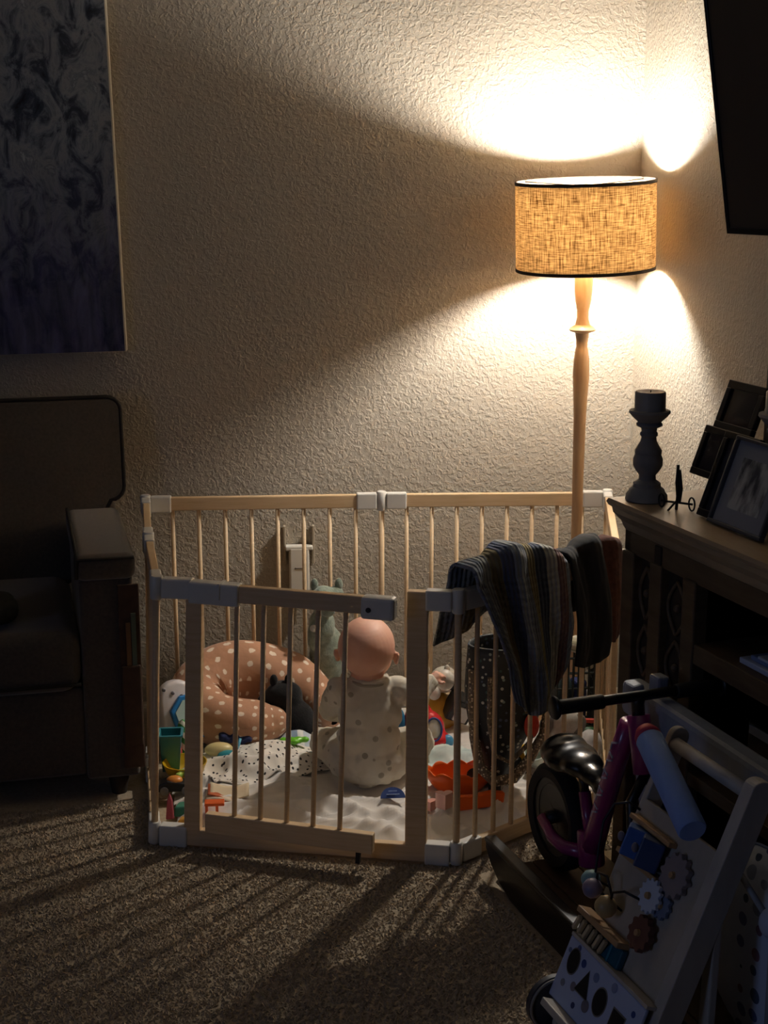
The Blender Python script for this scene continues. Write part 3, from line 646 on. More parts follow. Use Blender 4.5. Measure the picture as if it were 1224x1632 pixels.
remesh(b_.build('body', DG, dn), .007, 5, .006, .02)
for x in (.187, .222): MB().ball((x, 4.222 + (.0 if x < .2 else .004), .393), .006, 10, 8).build('eye', M['black'], dn, smooth=True)
for x in (.168, .24): MB().ball((x, 4.275, .43), (.012, .007, .02), 12, 8).build('ear', DG, dn, smooth=True)
MB().ball((.165, 4.265, .3), (.012, .01, .012), 10, 8).build('paw', mat('pale_paw', '#cfd0c8', rough=1), dn, smooth=True)

# ------------------------------------------------------------------ toys on the left of the pen
lt = thing('toy_laptop', 'white rounded toy with a blue framed screen at the left of the pen', 'toy', (-.225, 4.07, .03))
TW_ = mat('toy_white', '#d5d0d2', '#cfcacc', rough=.4)
RL = Matrix.Rotation(math.radians(20), 3, 'Z') @ Matrix.Rotation(math.radians(-14), 3, 'X')
lp = lambda x, y, z: V((-.215, 4.01, .03)) + RL @ V((x, y, z))
LAX, LAY, LAZ = RL @ V((1, 0, 0)), RL @ V((0, 0, 1)), RL @ V((0, 1, 0))
def rr_(w, h, r, n=5): return [(sx * (w / 2 - r) + r * math.cos(a), sy * (h / 2 - r) + r * math.sin(a)) for sx, sy, a0 in ((1, 1, 0), (-1, 1, 90), (-1, -1, 180), (1, -1, 270)) for a in [math.radians(a0 + 90 * k / n) for k in range(n + 1)]]
o_ = MB().prism(rr_(.112, .2, .055), lp(0, 0, .1), LAX, LAY, LAZ, .05).build('body', TW_, lt, bevel=.012, smooth=True, angle=60)
hexo = [(-.045, .02), (-.015, .06), (.05, .065), (.05, -.065), (-.022, -.065)]
MB().prism(hexo, lp(.015, -.012, .095), LAX, LAY, LAZ, .018).build('screen_frame', plastic('toy_blue', '#2d7fc4'), lt, bevel=.004)
MB().prism([(x * .78 + .004, y * .8) for x, y in hexo], lp(.015, -.015, .095), LAX, LAY, LAZ, .006).build('screen', mat('toy_screen', '#b9d3d0', rough=.25), lt)
for k in range(4): MB().ball(lp(.0 + .016 * k, -.016, .05 + .012 * (k % 2)), (.006, .004, .006), 10, 6).build('button', plastic('toy_button', ['#3d8fd0', '#e8e2d0', '#2f6fb0', '#d8e0e0'][k]), lt, smooth=True)
for k in range(3): MB().ball(lp(-.04 + .025 * k, -.002, .178 - .012 * k), (.006, .003, .006), 10, 6).build('stud', mat('toy_stud', '#8b8890', rough=.5), lt, smooth=True)
cup = thing('toy_bucket', 'teal square toy bucket below the white toy with the screen', 'bucket', (-.26, 3.89, .02))
TE = plastic('teal_plastic', '#2f7f8c', .35); c0 = V((-.243, 3.885, .03))
def frust(w0, w1, h, t):
    for sx, sy, nm in ((-1, 0, 'side'), (1, 0, 'side'), (0, -1, 'side'), (0, 1, 'side')):
        a = V((sx, sy, 0)); b = V((-sy, sx, 0)); mb = MB()
        mb.hexa([c0 + V((0, 0, z)) + a * (w / 2 - o) + b * (w / 2) * s_ for z, w in ((0, w0), (h, w1)) for s_, o in ((-1, 0), (1, 0), (1, t), (-1, t))]); mb.build(nm, TE, cup, bevel=.001)
    MB().box(c0 + V((0, 0, .003)), (w0, w0, .006)).build('bottom', TE, cup)
frust(.045, .06, .105, .003)
for a, b in (((-1, -1), (1, -1)), ((1, -1), (1, 1)), ((1, 1), (-1, 1)), ((-1, 1), (-1, -1))): MB().bar(c0 + V((a[0] * .031, a[1] * .031, .104)), c0 + V((b[0] * .031, b[1] * .031, .104)), .008, .007).build('rim', TE, cup, bevel=.002)
dl = thing('rattle_cone', 'green and white striped cone toy with a red ball beside the teal bucket', 'toy', (-.212, 3.94, .03))
MB().lathe([(.0, 0), (.028, 0), (.024, .05), (.012, .105), (.0, .115)], (-.212, 3.945, .035), n=20).build('cone', stripes('green_stripes', ['#3f8a4a', '#d8dccb', '#3f8a4a', '#e0c9b8'], 8, 'DIAGONAL', 0), dl, smooth=True, angle=50)
MB().ball((-.228, 3.915, .065), (.014, .014, .022), 14, 10).build('red_ball', plastic('toy_red', '#c94a44'), dl, smooth=True)
tag(MB().lathe([(0, .0), (.028, .0), (.05, .014), (.06, .042), (.057, .042), (.047, .016), (.027, .004), (0, .004)], (-.204, 3.835, .028), n=30, cap=False).build('toy_bowl', plastic('yellow_plastic', '#c9a31f'), None, smooth=True, angle=50), 'yellow plastic toy bowl below the teal bucket', 'bowl')
tc_ = thing('toy_car', 'small black toy car with an orange roof by the left gate post', 'toy car', (-.225, 3.735, .03)); 
co_ = V((-.225, 3.735, .03))
MB().prism([(-.045, 0), (.045, 0), (.047, .014), (.03, .022), (-.02, .03), (-.043, .02)], co_ + V((0, -.02, .004)), (1, 0, 0), (0, 0, 1), (0, 1, 0), .04).build('body', M['black'], tc_, bevel=.004)
MB().ball(co_ + V((-.002, 0, .03)), (.022, .018, .012), 14, 8).build('roof', plastic('toy_orange', '#d98a3c'), tc_, smooth=True)
for sx in (-.028, .028):
    for sy in (-.022, .022): MB().cyl(co_ + V((sx, sy - .004, .009)), co_ + V((sx, sy + .004, .009)), .011, n=14).build('wheel', mat('grey_toy', '#6d6b6a', rough=.5), tc_)
gs = MB()
for k in range(9): gs.ball((-.205 + rnd.uniform(-.018, .018), 3.775 + rnd.uniform(-.01, .01), .045 + rnd.uniform(0, .02)), (.009, .009, .007), 8, 6)
remesh(tag(gs.build('teether', plastic('lime_plastic', '#a9c95a')), 'small lime green teether behind the black toy car', 'teether'), .004, 2)
tag(MB().prism([(-.012, 0), (.012, 0), (.008, .05), (0, .07), (-.007, .05)], (-.232, 3.575, .02), (.9, .2, 0), (0, .1, .99), (0, 1, 0), .01).build('felt_petal', mat('dusty_pink_felt', '#a9505c', rough=1), None, bevel=.004), 'dusty pink pointed felt petal at the corner of the pen', 'felt toy')
tag(MB().hexa([V(p) for p in ((-.225, 3.59, .02), (-.17, 3.585, .02), (-.165, 3.63, .02), (-.215, 3.64, .02), (-.222, 3.595, .045), (-.172, 3.59, .05), (-.168, 3.628, .052), (-.213, 3.635, .042))]).build('toy_block', mat('green_felt', '#3f8068', rough=.9), None, bevel=.005), 'green soft toy block behind the left gate post', 'toy block')
tag(MB().hexa([V(p) for p in ((-.215, 3.548, .018), (-.16, 3.53, .018), (-.155, 3.57, .018), (-.205, 3.58, .018), (-.21, 3.55, .03), (-.163, 3.534, .044), (-.158, 3.567, .044), (-.203, 3.576, .03))]).build('toy_block', mat('yellow_felt', '#d39a3a', rough=.9), None, bevel=.005), 'mustard yellow soft toy block beside the left gate post', 'toy block')
cb_ = thing('cloth_book', 'open cloth book with orange edges inside the gate', 'cloth book', (-.1, 3.63, .03))
for k, (cc, zz) in enumerate((('#c8572a', .03), ('#e0cfb8', .04), ('#b8603a', .05), ('#dcc9a8', .058))):
    MB().grid(lambda u, v: (-.15 + .1 * u + .006 * k, 3.605 + .07 * v + .008 * k, zz + .012 * math.sin(u * 3 + k) + .006 * math.sin(v * 5 + k)), 12, 8).build('page', mat('cloth_page', cc, rough=.95, bump=.3), cb_, smooth=True, solid=.003)
os_ = thing('orange_stand', 'small orange plastic toy stand just inside the gate post', 'toy', (-.125, 3.545, .02))
OR = plastic('orange_plastic', '#e2622a')
MB().box((-.118, 3.55, .074), (.05, .03, .008)).build('plate', OR, os_, bevel=.002)
for x in (-.138, -.112): MB().box((x, 3.55, .044), (.007, .024, .054)).build('leg', OR, os_, bevel=.001)
MB().box((-.125, 3.55, .019), (.04, .03, .005)).build('foot_plate', mat('pale_foot', '#d8a590', rough=.6), os_)
ct = thing('bath_toy', 'cream and teal oval toy between the navy knit and the gate post', 'toy', (-.112, 3.935, .03))
MB().ball((-.115, 3.95, .055), (.04, .024, .02), 20, 12).build('body', plastic('cream_plastic', '#d3c28a'), ct, smooth=True)
MB().ball((-.09, 3.925, .045), (.03, .02, .016), 20, 12).build('fin', plastic('teal_toy', '#2a8a9a'), ct, smooth=True)
MB().tube([(-.07, 3.93, .05), (-.06, 3.94, .07), (-.055, 3.95, .085)], .004, 8).build('handle', plastic('sky_toy', '#5aa9c8'), ct, smooth=True)
gr = MB()
for x, y, r in ((.065, 4.0, .011), (.085, 3.995, .014), (.105, 3.998, .013), (.125, 4.0, .011), (.095, 3.985, .011)): gr.ball((x, y - .03, .068), (r * 1.2, r, r * .8), 12, 8)
remesh(tag(gr.build('teether', plastic('bright_green', '#6cc22e', .3)), 'bright green teether on the striped cloth', 'teether'), .004, 2)
LZ = max(hb(.335 + dx, 3.565 + dy) for dx in (-.03, 0, .03) for dy in (-.03, -.015, 0, .015, .03)) + .004
lb = thing('cloth_label', 'navy half-round label lying on the white blanket', 'label', (.335, 3.575, .03))
MB().prism([(.032 * math.cos(a), .03 * math.sin(a)) for a in [PI * i / 16 for i in range(17)]], (.335, 3.565, LZ), (1, 0, 0), (0, .75, .66), (0, .66, -.75), .003).build('patch', mat('navy_label', '#26407c', rough=.8), lb)
for k, w_ in enumerate((.034, .022)): MB().box((.335, 3.5675 + .0068 * k, .0085 + LZ + .006 * k), (w_, .001, .003), (math.radians(41), 0, 0)).build('print_line', mat('label_print', '#9fb2dc', rough=.8), lb)

# ------------------------------------------------------------------ toys on the right of the pen
ph = thing('toy_telephone', 'red toy telephone with an oval white badge beside the baby', 'toy telephone', (.475, 4.02, .02))
RED = plastic('bright_red', '#c9242b', .25)
b_ = MB(); b_.ball((.475, 4.02, .07), (.052, .04, .055)); b_.ball((.48, 4.0, .045), (.062, .045, .028)); b_.ball((.462, 4.03, .12), (.026, .026, .03))
remesh(b_.build('body', RED, ph), .006, 6)
MB().ball((.489, 3.975, .085), (.022, .007, .03), 20, 12, (math.radians(-15), 0, 0)).build('badge', mat('badge_white', '#d9d8d8', '#c9bba0', rough=.4, scale=60), ph, smooth=True)
MB().tube([V((.489, 3.9715, .085)) + V((.022 * math.cos(a), -.002 + .009 * math.sin(a), .031 * math.sin(a))) for a in [2 * PI * i / 24 for i in range(24)]], .003, 6, closed=True).build('badge_rim', mat('badge_rim', '#3d4c86', rough=.4), ph, smooth=True)
MB().ball((.53, 3.985, .042), (.018, .016, .02), 14, 10).build('side_bumper', plastic('light_blue', '#4a93c0'), ph, smooth=True)
MB().ball((.478, 3.953, .04), (.007, .004, .007), 12, 8).build('button', plastic('yellow_button', '#e0b23a'), ph, smooth=True)
st = thing('toy_stacker', 'yellow, blue and red stacked toy under the baby arm', 'toy', (.41, 4.1, .03))
for x, cc, h_ in ((.383, '#d8a02c', .1), (.405, '#2d7fae', .1), (.428, '#b5202a', .1)):
    MB().ball((x, 4.07 + (x - .4) * .2, .06), (.014, .02, h_ / 2), 16, 10).build('disc', plastic('stack_' + cc[1:], cc), st, smooth=True)
cow = thing('cow_toy', 'white and black cow toy with a yellow base by the back panel', 'toy', (.54, 4.18, .02))
COWW = plastic('cow_white', '#d6cfbf', .35)
MB().ball((.545, 4.19, .155), (.042, .038, .04)).build('head', COWW, cow, smooth=True)
MB().ball((.572, 4.163, .15), (.02, .018, .022), 14, 10).build('black_patch', M['black'], cow, smooth=True)
MB().lathe([(0, .02), (.05, .02), (.05, .05), (.04, .07), (.03, .1), (.0, .12)], (.535, 4.19, .0), n=24).build('base', plastic('cow_yellow', '#c79a2e'), cow, smooth=True, angle=50)
MB().ball((.513, 4.165, .125), (.02, .02, .024), 14, 10).build('muzzle', plastic('cow_pale', '#d8d3c8'), cow, smooth=True)
for a in (-.03, .03): MB().ball((.52 + a, 4.165, .195), (.009, .006, .014), 10, 8).build('ear', COWW, cow, smooth=True)
bk = thing('book_cube', 'black and white patterned soft cube behind the second spindle', 'toy', (.595, 4.14, .02))
MB().box((.585, 4.145, .085), (.075, .06, .075), (.3, .4, .2)).build('cube', M['black'], bk, bevel=.006)
MB().box((.588, 4.12, .07), (.045, .012, .05), (.3, .4, .2)).build('white_patch', mat('patch_white', '#bdb8b4', rough=.6), bk, bevel=.003)
she = thing('toy_shell', 'orange scalloped half-shell bowl by the right gate post', 'toy', (.52, 3.65, .02))
ORB = plastic('vivid_orange', '#f0661a', .35)
def shell(u, v):
    a = PI * .05 + u * PI * 1.9; z = v ** .8
    r = .075 * math.sin(min(1, .25 + .75 * v) * PI / 2) * (1 + .0 * u); zz = .012 + .075 * z + (.012 * abs(math.sin(a * 5)) if v > .98 else 0)
    return (.52 + r * 1.15 * math.cos(a), 3.665 + r * .7 * math.sin(a), zz)
MB().grid(shell, 60, 12).build('bowl', ORB, she, smooth=True, solid=.004)
MB().lathe([(0, .012), (.03, .012), (.03, .016), (0, .016)], (.52, 3.665, .004), n=20).build('base', ORB, she)
she2 = thing('toy_tray', 'flat orange plastic toy piece under the speckled bag', 'toy', (.58, 3.6, .02))
MB().prism([(-.07, 0), (.06, 0), (.065, .035), (.03, .042), (-.02, .036), (-.07, .04)], (.565, 3.565, .024), (.97, .2, 0), (0, 0, 1), (-.2, .97, 0), .02).build('tray', ORB, she2, bevel=.004)
hc = [((.022 * (16 * math.sin(t) ** 3) / 16), .02 * (13 * math.cos(t) - 5 * math.cos(2 * t) - 2 * math.cos(3 * t) - math.cos(4 * t)) / 16) for t in [2 * PI * i / 28 for i in range(28)]]
tag(MB().prism(hc, (.463, 3.535, hb(.463, 3.535) + .006), (1, 0, 0), (0, 1, 0), (0, 0, 1), .04).build('stacking_cup', plastic('pale_pink', '#e0ab9c', .4), None, bevel=.003), 'pale pink heart-shaped stacking cup on the blanket', 'cup')
hc2 = [(x * .8, y * .8) for x, y in hc]
tag(MB().prism(hc2, (.43, 3.57, hb(.43, 3.57) + .006), (1, 0, 0), (0, 1, 0), (0, 0, 1), .025).build('stacking_cup', plastic('dusty_pink', '#d79a8c', .4), None, bevel=.003), 'low dusty pink stacking cup half behind the right gate post', 'cup')
tr = thing('toy_truck', 'black and yellow toy truck with chunky wheels under the speckled bag', 'toy truck', (.66, 3.7, .02))
MB().hexa([V((x, y, z)) for z in (.05, .085) for x, y in ((.6, 3.655), (.735, 3.78), (.7, 3.83), (.565, 3.705))]).build('chassis', M['black'], tr, bevel=.006)
MB().box((.71, 3.765, .085), (.04, .03, .05), (0, 0, .74)).build('fender', plastic('truck_yellow', '#d8a81e'), tr, bevel=.006)
for x, y in ((.625, 3.655), (.722, 3.762), (.575, 3.72), (.68, 3.825)):
    dv = V((.67, -.74, 0)); w_ = MB().lathe([(0, -.016), (.026, -.016), (.034, -.011), (.034, .011), (.026, .016), (0, .016)], (x, y, .048), n=22, R=dv.to_track_quat('Z', 'Y').to_matrix(), cap=False).build('wheel', M['black'], tr, smooth=True, angle=40)
    MB().lathe([(0, .0155), (.016, .0155), (.013, .019), (0, .019)], (x, y, .048), n=16, R=dv.to_track_quat('Z', 'Y').to_matrix(), cap=False).build('hub', mat('hub_grey', '#a8a49c', rough=.4), w_)
bag = thing('speckled_bag', 'speckled dark fabric bag with sparkly tan bands behind the right panel', 'bag', (.635, 3.68, .09))
SEQ = dots('dark_speckle_fabric', '#25282a', ['#8d9a94', '#b7b9ad', '#3f5f58', '#55607a', '#c9c7bb'], 62, .26, .6, 1.0, .3)
TAN = dots('tan_glitter', '#6d5f4f', ['#e8dcc2', '#a8927a', '#4c4238', '#8a7862'], 160, .42, .35, 1.0, .3)
def bagf(u, v):
    a = u * 2 * PI; h = v; w_ = math.sin(min(1, .18 + 1.1 * v) * PI / 2) * (1 - .25 * max(0, v - .7))
    tilt = .04 * math.cos(a)
    return (.64 + .108 * w_ * math.cos(a) * (1 + .04 * math.sin(4 * a)), 3.665 + .075 * w_ * math.sin(a), .09 + .35 * h + tilt * (1 - v) * 1.2)
bb_ = MB().grid(bagf, 40, 18, closed_u=True).build('body', SEQ, bag, smooth=True, solid=.006)
fr_ = lambda x, z, o=.0: V((x, 3.665 - .077 * math.sqrt(max(.02, 1 - ((x - .64) / .112) ** 2)) - o, z))
MB().tube([fr_(.545, .38), fr_(.545, .3), fr_(.55, .2), fr_(.565, .12), fr_(.6, .085), fr_(.65, .095), fr_(.69, .14), fr_(.73, .2), fr_(.745, .27)], [.012, .013, .013, .014, .015, .015, .014, .012, .01], 10).build('band', TAN, bag, smooth=True)
MB().tube([fr_(.585, .37, .004), fr_(.585, .25, .004), fr_(.6, .16, .004), fr_(.64, .14, .004), fr_(.69, .19, .004), fr_(.71, .27, .004)], .007, 8).build('band', TAN, bag, smooth=True)
MB().ball(fr_(.695, .235, .004), (.02, .008, .035), 14, 10).build('red_face', mat('red_sequin', '#a8241c', '#d0402c', rough=.4, scale=90), bag, smooth=True)
rb = thing('toy_box', 'red toy box with a pale top behind the right panel', 'toy', (.775, 3.77, .02))
MB().box((.79, 3.775, .05), (.09, .07, .06), (0, 0, .35)).build('box', plastic('deep_red', '#b3162a', .3), rb, bevel=.006)
MB().box((.79, 3.775, .088), (.07, .055, .018), (0, 0, .35)).build('top_panel', plastic('pink_top', '#d9a0a0', .4), rb, bevel=.004)
tag(MB().lathe([(0, 0), (.022, 0), (.03, .05), (.027, .05), (.02, .004), (0, .004)], (.742, 3.735, .075), n=24, R=Euler((.5, -.3, 0)).to_matrix(), cap=False).build('toy_cup', plastic('mint_cup', '#c8d0c4', .4), None, smooth=True, angle=50), 'pale mint toy cup on the red toy box', 'cup')
tag(MB().ball((.735, 3.7, .034), (.018, .018, .016), 16, 12).build('toy_egg', plastic('cream_egg', '#c6bfa0', .5), None, smooth=True), 'cream toy egg on the blanket before the red toy box', 'toy')
el = thing('plush_elephant', 'grey and white plush elephant at the right of the pen', 'plush toy', (.85, 3.88, .02))
GW = mat('pale_grey_plush', '#9c978f', '#b9b4ab', rough=1, scale=60, bump=.5, sheen=.2); GD = mat('grey_plush', '#6d6a66', '#7d7a75', rough=1, scale=60, bump=.5)
b_ = MB()
for c, r in (((.835, 3.88, .075), (.06, .05, .055)), ((.84, 3.865, .14), (.045, .04, .042)), ((.81, 3.845, .09), (.022, .02, .04)), ((.87, 3.83, .055), (.03, .025, .025))): b_.ball(c, r)
remesh(b_.build('body', GW, el), .007, 5)
for x, s_ in ((.795, -.5), (.868, .5)): MB().ball((x, 3.85, .13), (.03, .009, .036), 16, 10, (0, s_, .2)).build('ear', GD, el, smooth=True)
b_ = MB()
for c, r in (((.885, 3.79, .06), (.04, .04, .05)), ((.9, 3.81, .09), (.035, .04, .045)), ((.885, 3.76, .03), (.035, .035, .03))): b_.ball(c, r)
remesh(tag(b_.build('plush_cushion', mat('silver_plush', '#a39f9d', '#bbb6b3', rough=1, scale=70, bump=.6, sheen=.2)), 'pale silver plush bundle leaning on the right panel', 'cushion'), .007, 5, .01, .03)
bs = thing('toy_basket', 'dark open-mesh basket of toys in the far right corner of the pen', 'basket', (.9, 4.02, .02))
BD = mat('dark_basket', '#1c201c', '#2a2f28', rough=.6)
bx0, bx1, by0, by1, bz0, bz1 = .835, .955, 3.955, 4.085, .02, .29
for k in range(7):
    z = bz0 + (bz1 - bz0) * k / 6
    MB().tube([(bx0, by0, z), (bx1, by0, z), (bx1, by1, z), (bx0, by1, z)], .0035, 6, closed=True).build('hoop', BD, bs)
for k in range(9):
    t = k / 8; x = bx0 + (bx1 - bx0) * t; y = by0 + (by1 - by0) * t
    for p in ((x, by0), (x, by1)): MB().cyl((p[0], p[1], bz0), (p[0], p[1], bz1), .003, n=6).build('wire', BD, bs)
    for p in ((bx0, y), (bx1, y)):
        if 0 < k < 8: MB().cyl((p[0], p[1], bz0), (p[0], p[1], bz1), .003, n=6).build('wire', BD, bs)
MB().box((.895, 4.02, .022), (.115, .125, .006)).build('bottom', BD, bs)
b_ = MB()
for c, r in (((.93, 4.03, .285), (.022, .04, .03)), ((.91, 4.05, .3), (.03, .03, .025)), ((.935, 4.0, .27), (.016, .03, .03))): b_.ball(c, r)
remesh(tag(b_.build('folded_cloth', stripes('cream_lines', ['#cfc7a8', '#e0dac6', '#a8a184'], 14, 'Z', 1)), 'cream striped cloth on top of the mesh basket', 'cloth'), .006, 3, .008, .02)
tag(MB().box((.905, 3.995, .16), (.035, .05, .11), (0, 0, .2)).build('toy_block', plastic('navy_block', '#2c3568', .5), None, bevel=.008), 'navy block standing in the mesh basket', 'toy block')
tag(MB().ball((.868, 4.0, .16), (.022, .03, .07), 16, 12).build('toy_skittle', mat('dark_teal_knit', '#24343a', '#33474c', rough=.9, bump=.5, scale=80), None, smooth=True), 'dark teal stuffed toy standing in the mesh basket', 'toy')
tag(MB().box((.905, 3.9, .125), (.055, .012, .012), (0, .1, .1)).build('toy_bar', plastic('coral_red', '#c8483a', .4), None, bevel=.003), 'coral red toy bar on the green toy by the basket', 'toy')
b_ = MB()
for k in range(7): b_.ball((.905 + rnd.uniform(-.025, .025), 3.905 + rnd.uniform(-.015, .015), .06 + rnd.uniform(-.03, .045)), (.022, .018, .014), 10, 6)
remesh(tag(b_.build('toy_frog', plastic('dark_green', '#27502c', .5)), 'dark green lumpy toy before the mesh basket', 'toy'), .006, 3)
tag(MB().ball((.876, 3.905, .135), (.014, .014, .012), 14, 10).build('toy_ball', plastic('ochre_ball', '#b88a30', .4), None, smooth=True), 'small ochre ball above the plush elephant', 'ball')
# ------------------------------------------------------------------ the baby
BO = V((.291, 3.752, .022))
def B(x, y, z): return BO + V((x, y, z))
SKIN = mat('baby_skin', '#dba48c', '#e4b29b', rough=.55, scale=18, bump=.05, bscale=90)
SKIN.node_tree.nodes['Principled BSDF'].inputs['Subsurface Weight'].default_value = .15
SKIN.node_tree.nodes['Principled BSDF'].inputs['Subsurface Radius'].default_value = (.02, .008, .005)
ROMP = dots('sleepsuit_print', '#c9c2b2', ['#a19a8b', '#a9a293', '#979081'], 24, .2, .95, .8, .25)
baby = thing('person', 'baby in a pale patterned sleepsuit sitting with back turned in the playpen', 'person', BO)
def limb(mb, pts, k=7):
    for (a, ra), (b, rb) in zip(pts, pts[1:]):
        a, b = V(a), V(b)
        mb.tube([a, b], [ra, rb], 16)
    for a, r in pts: mb.ball(a, r, 16, 10)
arms = {1: [((.076, .012, .26), .036), ((.128, .05, .228), .0275), ((.168, .088, .25), .0205), ((.182, .098, .258), .018)], -1: [((-.076, .012, .26), .036), ((-.1, .08, .185), .0275), ((-.055, .155, .15), .0205), ((-.045, .168, .148), .018)]}
legs = {1: [((.052, .02, .062), .055), ((.1, .085, .072), .048), ((.145, .125, .066), .039), ((.11, .185, .048), .032), ((.07, .215, .038), .024)], -1: [((-.052, .02, .062), .055), ((-.09, .1, .07), .048), ((-.115, .15, .06), .039), ((-.07, .215, .045), .032), ((-.02, .245, .036), .024)]}
def figure(mb, g, body=True):
    for c, r in (((0, 0, .068), (.088, .072, .068)), ((-.002, 0, .13), (.08, .064, .075)), ((0, .008, .2), (.081, .06, .078)), ((.0, .012, .255), (.078, .048, .042))): mb.ball(B(*c), tuple(x + g for x in r), 24, 16)
    for s_ in (1, -1):
        limb(mb, [(B(*a), r + g) for a, r in arms[s_][:3 if not body else 4]]); limb(mb, [(B(*a), r + g) for a, r in legs[s_]])
        f = legs[s_][-1][0]; mb.ball(B(f[0] - .012 * s_, f[1] + .012, f[2] + .006), (.03 + g, .026 + g, .022 + g), 16, 10)
HC = V((-.006, .022, .37))
HS = 1.16
RH = Matrix.Rotation(math.radians(-14), 3, 'Z') @ Matrix.Rotation(math.radians(6), 3, 'X')
def Hd(x, y, z): return BO + HC + RH @ (V((x, y, z)) * HS)
bd = MB(); figure(bd, -.007)
bd.ball(Hd(0, -.006, .012), (.075, .087, .077), 32, 20, RH); bd.ball(Hd(0, .022, -.03), (.062, .058, .054), 24, 16, RH)
for s_ in (1, -1): bd.ball(Hd(.03 * s_, .052, -.033), (.024, .022, .024), 16, 10)
bd.ball(Hd(0, .076, -.022), (.0085, .009, .008), 12, 8); bd.ball(Hd(0, .06, -.058), (.018, .016, .014), 12, 8); bd.ball(Hd(0, .07, -.045), (.014, .006, .005), 12, 8)
bd.tube([B(0, .014, .27), Hd(0, -.002, -.05)], [.044, .046], 18)
for s_ in (1, -1):       # ears
    bd.ball(Hd(.067 * s_, -.002, -.016), (.007, .013, .019), 14, 10, RH @ Matrix.Rotation(.35 * s_, 3, 'Z')); bd.ball(Hd(.072 * s_, -.008, -.008), (.005, .008, .012), 12, 8, RH)
def hand(wr, d, pn, sgn):
    """palm from the wrist along d, palm normal pn, five bent fingers"""
    wr, d, pn = V(wr), V(d).normalized(), V(pn).normalized(); sd = d.cross(pn).normalized()
    bd.tube([wr, wr + d * .03], [.0135, .015], 14); bd.ball(wr + d * .02, (.016, .016, .012), 14, 10)
    for k, (o, l) in enumerate(((-.0115, .021), (-.0039, .025), (.0039, .024), (.0115, .019))):
        p0 = wr + d * .028 + sd * o; p1 = p0 + (d * .9 + pn * .35 + sd * o * 14).normalized() * l * .5; p2 = p1 + (d * .45 + pn * .9).normalized() * l * .5
        bd.tube([p0, p1, p2], [.0048, .0045, .004], 8); bd.ball(p1, .0045, 8, 6); bd.ball(p2, .004, 8, 6)
    t0 = wr + d * .01 + sd * .012 * sgn; t1 = t0 + (sd * sgn + d * .5 + pn * .4).normalized() * .014; t2 = t1 + (d + pn * .5).normalized() * .012
    bd.tube([t0, t1, t2], [.0058, .0053, .0045], 8); bd.ball(t1, .0053, 8, 6); bd.ball(t2, .0045, 8, 6)
hand(B(.172, .09, .253), (.75, .55, .4), (.2, .5, -.8), -1)
hand(B(-.055, .155, .15), (.55, .8, -.1), (.3, .2, -.9), 1)
body = bd.build('body', SKIN, baby); remesh(body, .0032, 4)
suit = MB(); figure(suit, .004, body=False)
suit.lathe([(.046, -.012), (.05, 0), (.046, .01)], B(0, .012, .292), n=24, cap=True)
so = suit.build('sleepsuit', ROMP, baby); remesh(so, .005, 5, .02, .045)
for s_, (a, b) in {1: ((.155, .076, .243), (.172, .091, .253)), -1: ((-.075, .122, .166), (-.056, .154, .15))}.items():
    MB().tube([B(*a), B(*b)], [.0255, .0235], 18).build('cuff', mat('cuff_rib', '#a8a08e', rough=.95, bump=.3, scale=200), baby, smooth=True, bevel=.003)
MB().tube([B(.049 * math.cos(t), .014 + .046 * math.sin(t), .294 + .006 * math.sin(t)) for t in [2 * PI * i / 24 for i in range(24)]], .0045, 8, closed=True).build('collar', mat('collar_rib', '#a59d8b', rough=.95), baby, smooth=True)
for s_ in (1, -1):
    MB().ball(Hd(.024 * s_, .063, -.008), (.0085, .006, .007), 14, 10).build('eye', mat('eye_white', '#e8e4de', rough=.2), baby, smooth=True)
    MB().ball(Hd(.024 * s_, .0668, -.008), (.004, .003, .004), 10, 8).build('iris', mat('iris_dark', '#1e1a18', rough=.2), baby, smooth=True)
MB().ball(Hd(0, .0757, -.0455), (.011, .003, .0025), 12, 6).build('lips', mat('lips', '#b5645c', rough=.4), baby, smooth=True)
# pale round toy the right hand holds
tag(MB().ball((.508, 3.885, .262), (.026, .026, .03), 20, 14).build('rattle', plastic('ivory_rattle', '#d8d2c6', .35), None, smooth=True), 'ivory round rattle held in the baby right hand', 'rattle')

# ------------------------------------------------------------------ knitwear over the right front rail
E0, E1 = V(PT['E'] + (PH,)), V(PT['D'] + (PH,)); ru = (E1 - E0).normalized(); rn = V((ru.y, -ru.x, 0))
def hang(s0, s1, lf, lb, topz, rip, amp, fl=0., fr=0., bl_=0., seed=0., flare=.02, nu=70, nv=70, th=.028):
    def f(u, v):
        Lb, Lf = lb(u), lf(u); top = topz(u); arcl = .09; tot = Lb + arcl + Lf; d = v * tot
        s = s0 + (s1 - s0) * u
        if d < Lb: q = 1 - d / Lb; n_, z = -th - .012 * q, .68 + (top - .68) * .3 - Lb * q; s -= bl_ * (1 - u) * q
        elif d < Lb + arcl:
            a = PI * (d - Lb) / arcl; n_, z = -th * math.cos(a), .68 + (top - .68) * (.3 + .7 * math.sin(a)); q = 0
        else:
            q = (d - Lb - arcl) / Lf; n_, z = th + flare * math.sin(q * 2.2), .68 + (top - .68) * .3 - Lf * q; s += (fl * (1 - u) + fr * u) * q ** .9
        w_ = math.sin(u * rip * 2 * PI + 1.5 * math.sin(v * 3 + seed) + seed) * amp + .5 * amp * nz(u * 9 + seed, v * 7)
        ns = 1 if d > Lb + arcl / 2 else -1
        n_ += (w_ + amp) * ns if abs(q) > .05 or True else 0
        z += .4 * w_ * (1 if Lb <= d <= Lb + arcl else .3)
        return E0 + ru * s + rn * n_ + V((0, 0, z - .68))
    return uvgrid(f, nu, nv)
